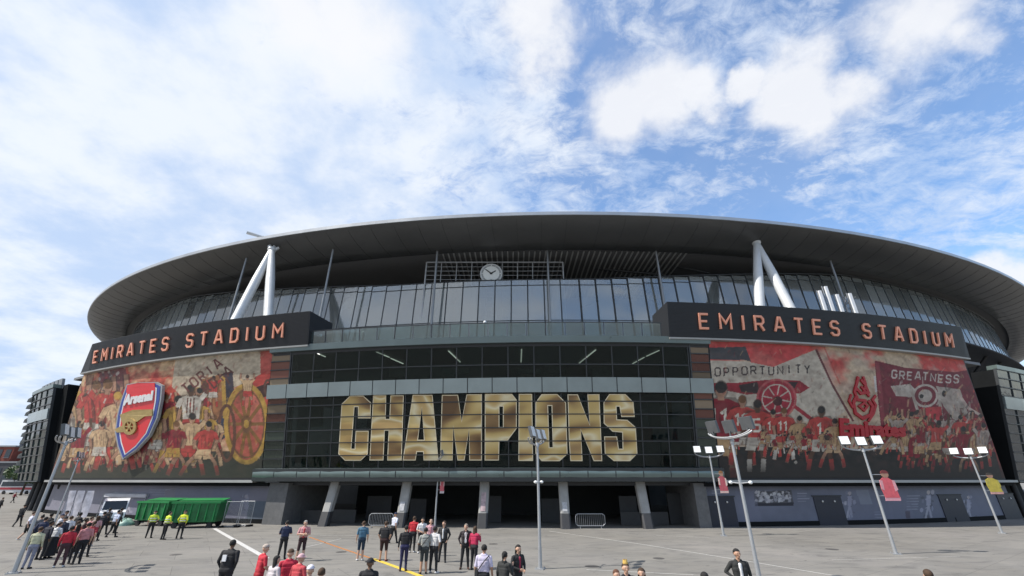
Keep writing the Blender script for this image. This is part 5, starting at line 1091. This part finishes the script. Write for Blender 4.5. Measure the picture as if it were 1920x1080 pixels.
def hair_mesh(style):
    mb = MB(); c = (0, .012, .012); dz = {'cap': -.0}.get(style, 0)
    if style in ('short', 'long', 'tail', 'bun'):
        mb.ball(c, .105, (.93, 1.02, 1.0), 18, 14, 0, lambda p: (p[1] > -.045-.0*p[2] or p[2] > .055) and p[2] > -.055+.0*p[1] and (p[2] > .02 or p[1] > -.01))
    if style == 'long':
        mb.grid([[(.098*k*math.cos(t), .03+.075*math.sin(t)*k2, z) for t in [-.35+(PI+.7)*i/12 for i in range(13)]] for z, k, k2 in ((.05, 1.0, 1.0), (-.03, 1.06, 1.05), (-.11, 1.1, .95), (-.2, 1.08, .85), (-.27, .85, .7), (-.29, .4, .4))])
        mb.grid([[(.088*k*math.cos(t), .03+.065*math.sin(t)*k2, z) for t in [-.35+(PI+.7)*i/12 for i in range(13)]] for z, k, k2 in ((-.29, .4, .4), (-.2, 1.0, .8), (-.03, 1.0, 1.0))])
    if style == 'tail': mb.tube((0, .1, .03), (0, .15, -.04), .03, .035, 10).tube((0, .15, -.04), (0, .13, -.2), .035, .012, 10)
    if style == 'bun': mb.ball((0, .07, .12), .045, (1, 1, .9), 12, 8)
    if style in ('cap', 'hat'):
        mb.ball((0, .004, .028), .104, (.95, 1.05, .92), 18, 12, 0, lambda p: p[2] > .018)
        if style == 'cap': mb.add([(.085*math.cos(t), -.075-.075*math.sin(t)*1.0, .032-.012*math.sin(t)) for t in [PI*i/10 for i in range(11)]]+[(.085*math.cos(t), -.075-.075*math.sin(t), .042-.012*math.sin(t)) for t in [PI*i/10 for i in range(11)]], [tuple(range(11)), tuple(range(21, 10, -1))]+[(i, i+1, 12+i, 11+i) for i in range(10)])
        else: mb.tube((0, 0, .022), (0, .0, .034), .15, .15, 20)
    return mb.mesh('hair_'+style, mat('tmp', (.5, .5, .5)))
HAIR = {k: hair_mesh(k) for k in ('short', 'long', 'tail', 'bun', 'cap', 'hat')}
EYE = MB().ball((0, 0, 0), .011, (1.3, .6, .8), 8, 6).mesh('eye', mat('eye_dark', (.02, .015, .012), .3, var=0)); MOUTH = MB().ball((0, 0, 0), .02, (1, .3, .28), 8, 6).mesh('mouth', mat('lip', (.25, .09, .08), .5, var=0))
def skirt_mesh(zlow, r1): return MB().grid([[(r*math.cos(t)*(1+.05*math.sin(5*t)*(1-k)), r*.85*math.sin(t)*(1+.05*math.cos(4*t)*(1-k)), z) for t in [2*PI*i/28 for i in range(28)]] for z, r, k in ((1.06, .19, 1), (.93, .225, .8), ((zlow+.93)/2, (r1+.22)/2, .4), (zlow, r1, 0))], 0, True, True).mesh('skirt', mat('tmp', (.5, .5, .5)))
SKIRT = {'skirt': skirt_mesh(.52, .27), 'dress': skirt_mesh(.12, .33)}
BAND = MB()
for z in (1.12, 1.27): BAND.grid([[(.235*math.cos(t), .147*math.sin(t)+.0, q) for t in [2*PI*i/24 for i in range(24)]] for q in (z-.028, z+.028)], 0, True, True)
BAND = BAND.mesh('reflective_band', mat('reflective_tape', (.6, .61, .6), .3, .2, var=0)); STRAP = MB().path([(-.17, -.13, 1.46), (0, -.165, 1.28), (.17, -.14, 1.06)], .018, 6).path([(-.17, .12, 1.46), (0, .15, 1.28), (.17, .13, 1.06)], .018, 6).tube((-.17, -.13, 1.46), (-.17, .12, 1.46), .018).box((.22, 0, .99), (.1, .24, .2)).mesh('shoulder_bag', mat('bag_black', (.02, .02, .022), .6))
BADGE = MB().box((.07, .155, 1.27), (.13, .03, .18)).mesh('white_patch', mat('patch_white', (.75, .75, .75), .5, var=.05)); LANYARD = MB().tube((-.06, -.16, 1.42), (0, -.185, 1.16), .008).tube((.06, -.16, 1.42), (0, -.185, 1.16), .008).box((0, -.195, 1.11), (.09, .012, .12)).mesh('lanyard', mat('badge_card', (.7, .7, .7), .5, var=0))
CROWN = MB(); CROWN.grid([[(.085*k*math.cos(t), .085*k*math.sin(t), z+(.03*(i % 2) if z > .13 else 0)) for i, t in enumerate([2*PI*i/14 for i in range(14)])] for z, k in ((.07, .8), (.11, .8), (.16, .62))], 0, False, True); CROWN = CROWN.mesh('paper_crown', mat('gold_paper', (.62, .40, .10), .4, .2, var=.1))
def cm(c):
    if isinstance(c, str): return MATS[c]
    return mat('cloth_%d_%d_%d' % tuple(int(q*400) for q in c), c, .85, var=.32, scale=7, bump=.6, bscale=14)  # strong tone noise paints the shading of folds into the cloth colour
SK = [(.48, .29, .20), (.40, .23, .15), (.16, .085, .05), (.07, .04, .025)]; SKM = [mat('skin_%d' % i, c, .55, var=.06, scale=12) for i, c in enumerate(SK)]
K = (.012, .012, .014); NV = (.018, .025, .06); WH = (.62, .62, .62); RD = (.42, .02, .035); GR = (.18, .18, .18); DN = (.05, .07, .13); PK = (.48, .20, .20); HV = (.50, .62, .04); BRH = (.05, .028, .015); BKH = (.01, .009, .008)
def person(mode, x, y, h, face, pose, skin, top, front, fore, bot, calf, shoe, hair, hcol, label, *extra):
    if mode == 'f': p = ground(x, y)
    else:
        d = ray(x, y); t = -(CAM_H-h)/d.z; p = Vector((d.x*t, d.y*t, 0))
    o = bpy.data.objects.new('person', POSES[pose]); COL.objects.link(o); o.location = p; o.rotation_euler = (0, 0, R(face)); s = h/1.755; o.scale = (s, s, s); o['label'] = label; o['category'] = 'person'; o['group'] = 'people on the plaza'
    z = [SKM[skin], cm(top), cm(front if front else top), SKM[skin] if fore == 's' else cm(top), cm(bot), SKM[skin] if calf == 's' else cm(bot), cm(shoe)]
    for k, m in enumerate(z): o.material_slots[k].link = 'OBJECT'; o.material_slots[k].material = m
    ln = LEAN.get(pose, 0); hp = Vector((0, 0, .93))+Matrix.Rotation(ln, 3, 'X') @ Vector((0, -.012, 1.645+.02-.93)); hm = Matrix.Translation(hp) @ Matrix.Rotation(ln, 4, 'X') @ Matrix.Rotation(TURN[pose], 4, 'Z')
    def child(nm, me, m, M_=Matrix()):
        c = bpy.data.objects.new(nm, me); COL.objects.link(c); c.parent = o; c.matrix_local = M_
        if m: c.material_slots[0].link = 'OBJECT'; c.material_slots[0].material = m
    if hair: child({'cap': 'cap', 'hat': 'hat'}.get(hair, 'hair'), HAIR[hair], cm(hcol), hm)
    for q in (-1, 1): child('eye', EYE, None, hm @ Matrix.Translation((q*.034, -.088, .0)))
    child('mouth', MOUTH, None, hm @ Matrix.Translation((0, -.086, -.066)))
    for e in extra:
        if e in SKIRT: child(e, SKIRT[e], cm(bot))
        elif e == 'vest': child('reflective_band', BAND, None)
        elif e == 'bag': child('shoulder_bag', STRAP, None)
        elif e == 'patch': child('white_patch', BADGE, None)
        elif e == 'lanyard': child('lanyard', LANYARD, None)
        elif e == 'crown': child('paper_crown', CROWN, None, hm)
    return o
PEOPLE = [
 # the crowd by the floodlight post
 ('f', 42, 1013, 1.72, 150, 'walk', 0, (.50, .50, .58), None, 's', K, 's', WH, 'short', BRH, 'person in pale lilac top and black shorts walking off alone'),
 ('f', 30, 988, 1.75, 190, 'walk', 1, K, None, 't', K, 't', K, 'short', BKH, 'person all in black walking ahead of the one in lilac'),
 ('f', 47, 1067, 1.70, 200, 'stand', 1, (.45, .45, .30), RD, 't', (.20, .21, .27), 't', K, 'short', BRH, 'person in pale yellow top and grey jeans with a red bib at the crowd edge'),
 ('f', 108, 1064, 1.70, 215, 'wide', 2, RD, None, 't', (.05, .02, .025), 't', WH, 'short', BKH, 'person in red shirt, dark maroon trousers and white shoes in the crowd'),
 ('f', 141, 1058, 1.78, 235, 'stand', 0, PK, None, 's', K, 't', K, 'short', BKH, 'person in faded pink shirt and black trousers at the front of the crowd'),
 ('f', 87, 1047, 1.66, 180, 'front', 0, WH, None, 's', K, 't', K, 'tail', BRH, 'person in white T-shirt and long black dress amid the crowd', 'dress'),
 ('f', 166, 1024, 1.66, 220, 'stand', 0, (.50, .28, .28), None, 's', K, 's', WH, 'long', BRH, 'person with long hair, pale pink top and black skirt', 'skirt'),
 ('f', 151, 1029, 1.68, 160, 'front', 0, (.44, .19, .18), None, 's', (.02, .02, .03), 't', K, 'short', BRH, 'person in salmon shirt turned towards the wall'),
 ('f', 190, 1003, 1.78, 190, 'walk', 2, K, None, 't', K, 't', K, 'short', BKH, 'person in black suit walking beside the van'),
 ('f', 206, 1008, 1.74, 170, 'walk', 1, (.42, .46, .56), None, 's', K, 't', K, 'short', BKH, 'person in light blue shirt and black trousers by the van'),
 ('f', 214, 1000, 1.74, 160, 'stand', 2, (.03, .03, .035), None, 't', K, 't', K, 'short', BKH, 'person in dark jacket standing before the covered heap'),
 ('f', 62, 1035, 1.76, 200, 'pocket', 1, NV, None, 't', K, 't', K, 'short', BKH, 'person in navy jacket half hidden by the floodlight post'),
 ('f', 76, 1019, 1.72, 180, 'stand', 2, K, None, 't', (.03, .03, .04), 't', K, 'short', BKH, 'person in black at the back of the crowd'),
 ('f', 96, 1022, 1.72, 150, 'camera', 0, (.40, .42, .47), None, 's', DN, 't', WH, 'cap', NV, 'person in grey-blue shirt raising a hand, navy cap'),
 ('f', 112, 1030, 1.74, 210, 'stand', 0, (.55, .55, .56), None, 's', K, 't', K, 'short', BRH, 'person in white shirt in the thick of the crowd'),
 ('f', 124, 1044, 1.68, 190, 'front', 0, (.38, .08, .05), (.42, .22, .05), 's', K, 't', K, 'long', BRH, 'person in rust red top with an orange panel'),
 ('f', 131, 1017, 1.74, 170, 'phone', 2, K, None, 't', K, 't', K, 'short', BKH, 'person in black holding a phone behind the pink shirts'),
 ('f', 22, 943, 1.74, 120, 'walk', 0, (.36, .05, .07), None, 't', K, 't', K, 'short', BRH, 'distant person in red top walking near the coach'),
 ('f', -6, 962, 1.74, 170, 'stand', 0, K, None, 't', K, 't', K, 'short', BRH, 'distant person in black at the plaza edge'),
 ('f', 70, 1050, 1.76, 170, 'pocket', 2, (.02, .02, .03), None, 't', K, 't', K, 'short', BKH, 'person in black coat with hands in pockets beside the long dress'),
 ('f', 122, 1058, 1.72, 250, 'phone', 0, (.06, .03, .03), None, 't', (.03, .03, .035), 't', K, 'long', BKH, 'person with long black hair and maroon jacket looking at a phone'),
 ('f', 98, 1038, 1.80, 200, 'wide', 1, (.025, .03, .05), None, 't', K, 't', K, 'cap', K, 'tall person in dark blue jacket and black cap inside the crowd'),
 ('f', 140, 1038, 1.74, 120, 'fold', 2, (.05, .02, .02), None, 't', K, 't', WH, 'short', BKH, 'person in dark brown top, arms folded, white shoes'),
 ('f', 58, 1024, 1.70, 230, 'hip', 1, (.10, .10, .11), None, 's', K, 't', K, 'bun', BKH, 'person with hair in a bun and charcoal top'),
 ('f', 106, 1012, 1.76, 150, 'stand', 1, K, None, 't', K, 't', K, 'hat', K, 'person in black with a wide black hat behind the crowd'),
 ('f', 154, 1046, 1.70, 205, 'walk', 0, (.30, .03, .04), None, 's', (.02, .02, .025), 't', K, 'tail', BRH, 'person in dark red shirt with a ponytail stepping away'),
 ('f', 178, 1014, 1.74, 190, 'phone', 1, (.02, .02, .025), None, 't', K, 't', K, 'short', BKH, 'person in black jacket reading a phone near the van'),
 # stewards
 ('f', 277, 1009, 1.72, 200, 'hip', 0, HV, (.35, .36, .36), 's', K, 't', K, 'cap', K, 'steward in a pale yellow vest nearest the dark green container', 'vest'),
 ('f', 304, 1012, 1.72, 160, 'front', 0, HV, None, 't', K, 't', K, 'short', BKH, 'steward in yellow vest between two others, looking down', 'vest'),
 ('f', 334, 1010, 1.76, 185, 'pocket', 1, (.62, .68, .03), None, 't', K, 't', K, 'cap', K, 'steward in the brightest yellow vest, feet apart', 'vest'),
 # foreground, cut by the frame
 ('h', 438, 1013, 1.84, 176, 'stout', 2, K, None, 't', K, 't', K, 'short', BKH, 'broad person in black coat with a white patch on the back', 'patch'),
 ('h', 497, 1022, 1.76, 140, 'front', 0, RD, None, 's', (.30, .012, .02), 't', K, 'cap', (.40, .33, .28), 'person in red tracksuit and pale cap holding something'),
 ('h', 518, 1043, 1.64, 150, 'front', 0, (.50, .45, .46), K, 's', K, 't', K, 'long', BKH, 'person with dark hair and pale top among the reds'),
 ('h', 546, 1031, 1.76, 200, 'phone', 0, (.45, .02, .045), None, 't', K, 't', K, 'cap', BRH, 'person in bright red top and dark cap'),
 ('h', 564, 1040, 1.70, 160, 'front', 0, (.44, .05, .06), None, 's', K, 't', K, 'hat', (.50, .32, .34), 'person in red top and pink bucket hat'),
 ('h', 583, 1061, 1.70, 180, 'stand', 0, NV, None, 't', K, 't', K, 'cap', (.60, .58, .64), 'person in navy top and white cap'),
 ('h', 604, 1066, 1.68, 190, 'stand', 0, (.25, .22, .2), None, 't', K, 't', K, 'short', BRH, 'person whose brown hair just shows at the picture foot'),
 ('h', 695, 1048, 1.74, 180, 'stand', 2, K, None, 't', K, 't', K, 'hat', K, 'person in black with round black hat at the picture foot'),
 # the middle groups
 ('f', 526, 1049, 1.76, 200, 'fold', 0, NV, None, 's', K, 't', K, 'short', BKH, 'person in navy shirt and black trousers facing a friend'),
 ('f', 561, 1052, 1.80, 20, 'fold', 0, (.50, .24, .24), (.45, .05, .06), 's', (.03, .012, .015), 's', K, 'short', (.30, .28, .26), 'person in pink and red shirt and dark shorts with folded arms'),
 ('f', 674, 1051, 1.76, 195, 'stand', 0, (.06, .14, .21), (.02, .04, .07), 's', (.012, .03, .055), 's', WH, 'short', BRH, 'person in teal blue shirt and navy shorts standing alone by the orange line'),
 ('f', 717, 1052, 1.76, 178, 'stout', 0, K, None, 's', (.025, .008, .008), 's', (.2, .03, .02), 'short', BRH, 'stout person in black T-shirt and dark shorts'),
 ('f', 736, 1019, 1.76, 150, 'walk', 1, (.52, .53, .60), None, 's', K, 't', K, 'cap', NV, 'person in pale shirt and dark cap walking past the barrier'),
 ('f', 755, 1071, 1.80, 190, 'phone', 1, K, None, 't', (.02, .02, .07), 't', (.05, .02, .015), 'short', BKH, 'person in black hoodie and dark blue jeans on the yellow line'),
 ('f', 772, 1036, 1.80, 175, 'stand', 1, (.42, .015, .025), None, 't', K, 't', WH, 'short', BRH, 'person in scarlet jacket and black trousers'),
 ('f', 788, 1037, 1.74, 20, 'front', 1, (.60, .60, .60), None, 's', K, 't', WH, 'short', BKH, 'person in bright white top facing the camera group'),
 ('f', 804, 1043, 1.74, 10, 'stand', 0, (.52, .30, .32), (.5, .2, .22), 's', K, 't', K, 'short', (.35, .25, .2), 'person in pale pink shirt behind the post'),
 ('f', 829, 1054, 1.80, -10, 'pocket', 0, (.022, .022, .024), (.58, .58, .58), 't', K, 't', K, 'short', BRH, 'person in open dark jacket over white shirt, hands in pockets'),
 ('f', 793, 1076, 1.76, 195, 'front', 1, (.30, .30, .27), None, 's', (.03, .035, .035), 's', K, 'short', BKH, 'person in grey shirt and black shorts from behind', 'bag'),
 ('f', 811, 1075, 1.80, 160, 'pocket', 2, (.52, .51, .50), K, 's', K, 't', WH, 'short', BKH, 'person in white shirt and black waistcoat with white shoes'),
 ('f', 871, 1067, 1.82, 5, 'pocket', 0, (.03, .022, .025), (.48, .44, .44), 't', K, 't', (.05, .02, .012), 'short', (.2, .17, .14), 'tall person in dark suit, pale shirt and lanyard', 'lanyard'),
 ('f', 888, 1069, 1.74, 150, 'phone', 0, (.36, .015, .06), None, 't', K, 't', K, 'long', BRH, 'person with long dark hair, crimson top and black trousers'),
 ('h', 908, 1022, 1.78, 170, 'stand', 1, (.50, .46, .58), None, 's', K, 't', K, 'short', BKH, 'person in lilac white shirt with a black sling bag', 'bag'),
 ('h', 945, 1035, 1.68, 140, 'phone', 0, (.02, .021, .02), None, 't', K, 't', K, 'tail', BKH, 'person in black jacket, dark hair tied back'),
 ('h', 970, 1022, 1.74, 40, 'front', 0, (.018, .018, .018), (.26, .02, .05), 't', K, 't', K, 'long', BKH, 'person with long black hair, dark jacket over crimson top'),
 # at the foot, right of the lone post
 ('h', 1172, 1056, 1.76, 5, 'stand', 0, (.015, .015, .02), (.62, .62, .62), 't', K, 't', K, 'short', BRH, 'person wearing a gold paper crown, dark jacket over white T-shirt', 'crown'),
 ('h', 1155, 1069, 1.62, 20, 'stand', 0, (.2, .05, .05), None, 't', K, 't', K, 'short', (.10, .04, .02), 'shorter person with auburn hair beside the crowned one'),
 ('h', 1202, 1066, 1.66, -20, 'stand', 0, (.10, .09, .08), None, 't', K, 't', K, 'long', BRH, 'person with long brown hair beside the crowned one'),
 ('h', 1320, 1074, 1.72, 170, 'stand', 1, K, None, 't', K, 't', K, 'short', BKH, 'person of whom only dark hair shows left of the leather jacket'),
 ('h', 1380, 1030, 1.84, -8, 'hip', 1, (.02, .021, .022), (.66, .66, .66), 't', K, 't', K, 'short', BKH, 'person in patched black leather jacket over a white T-shirt'),
 ('h', 1738, 1069, 1.74, 160, 'stand', 0, K, None, 't', K, 't', K, 'short', BRH, 'person whose dark head just shows near the pink banner post'),
]
for a in PEOPLE: person(*a)
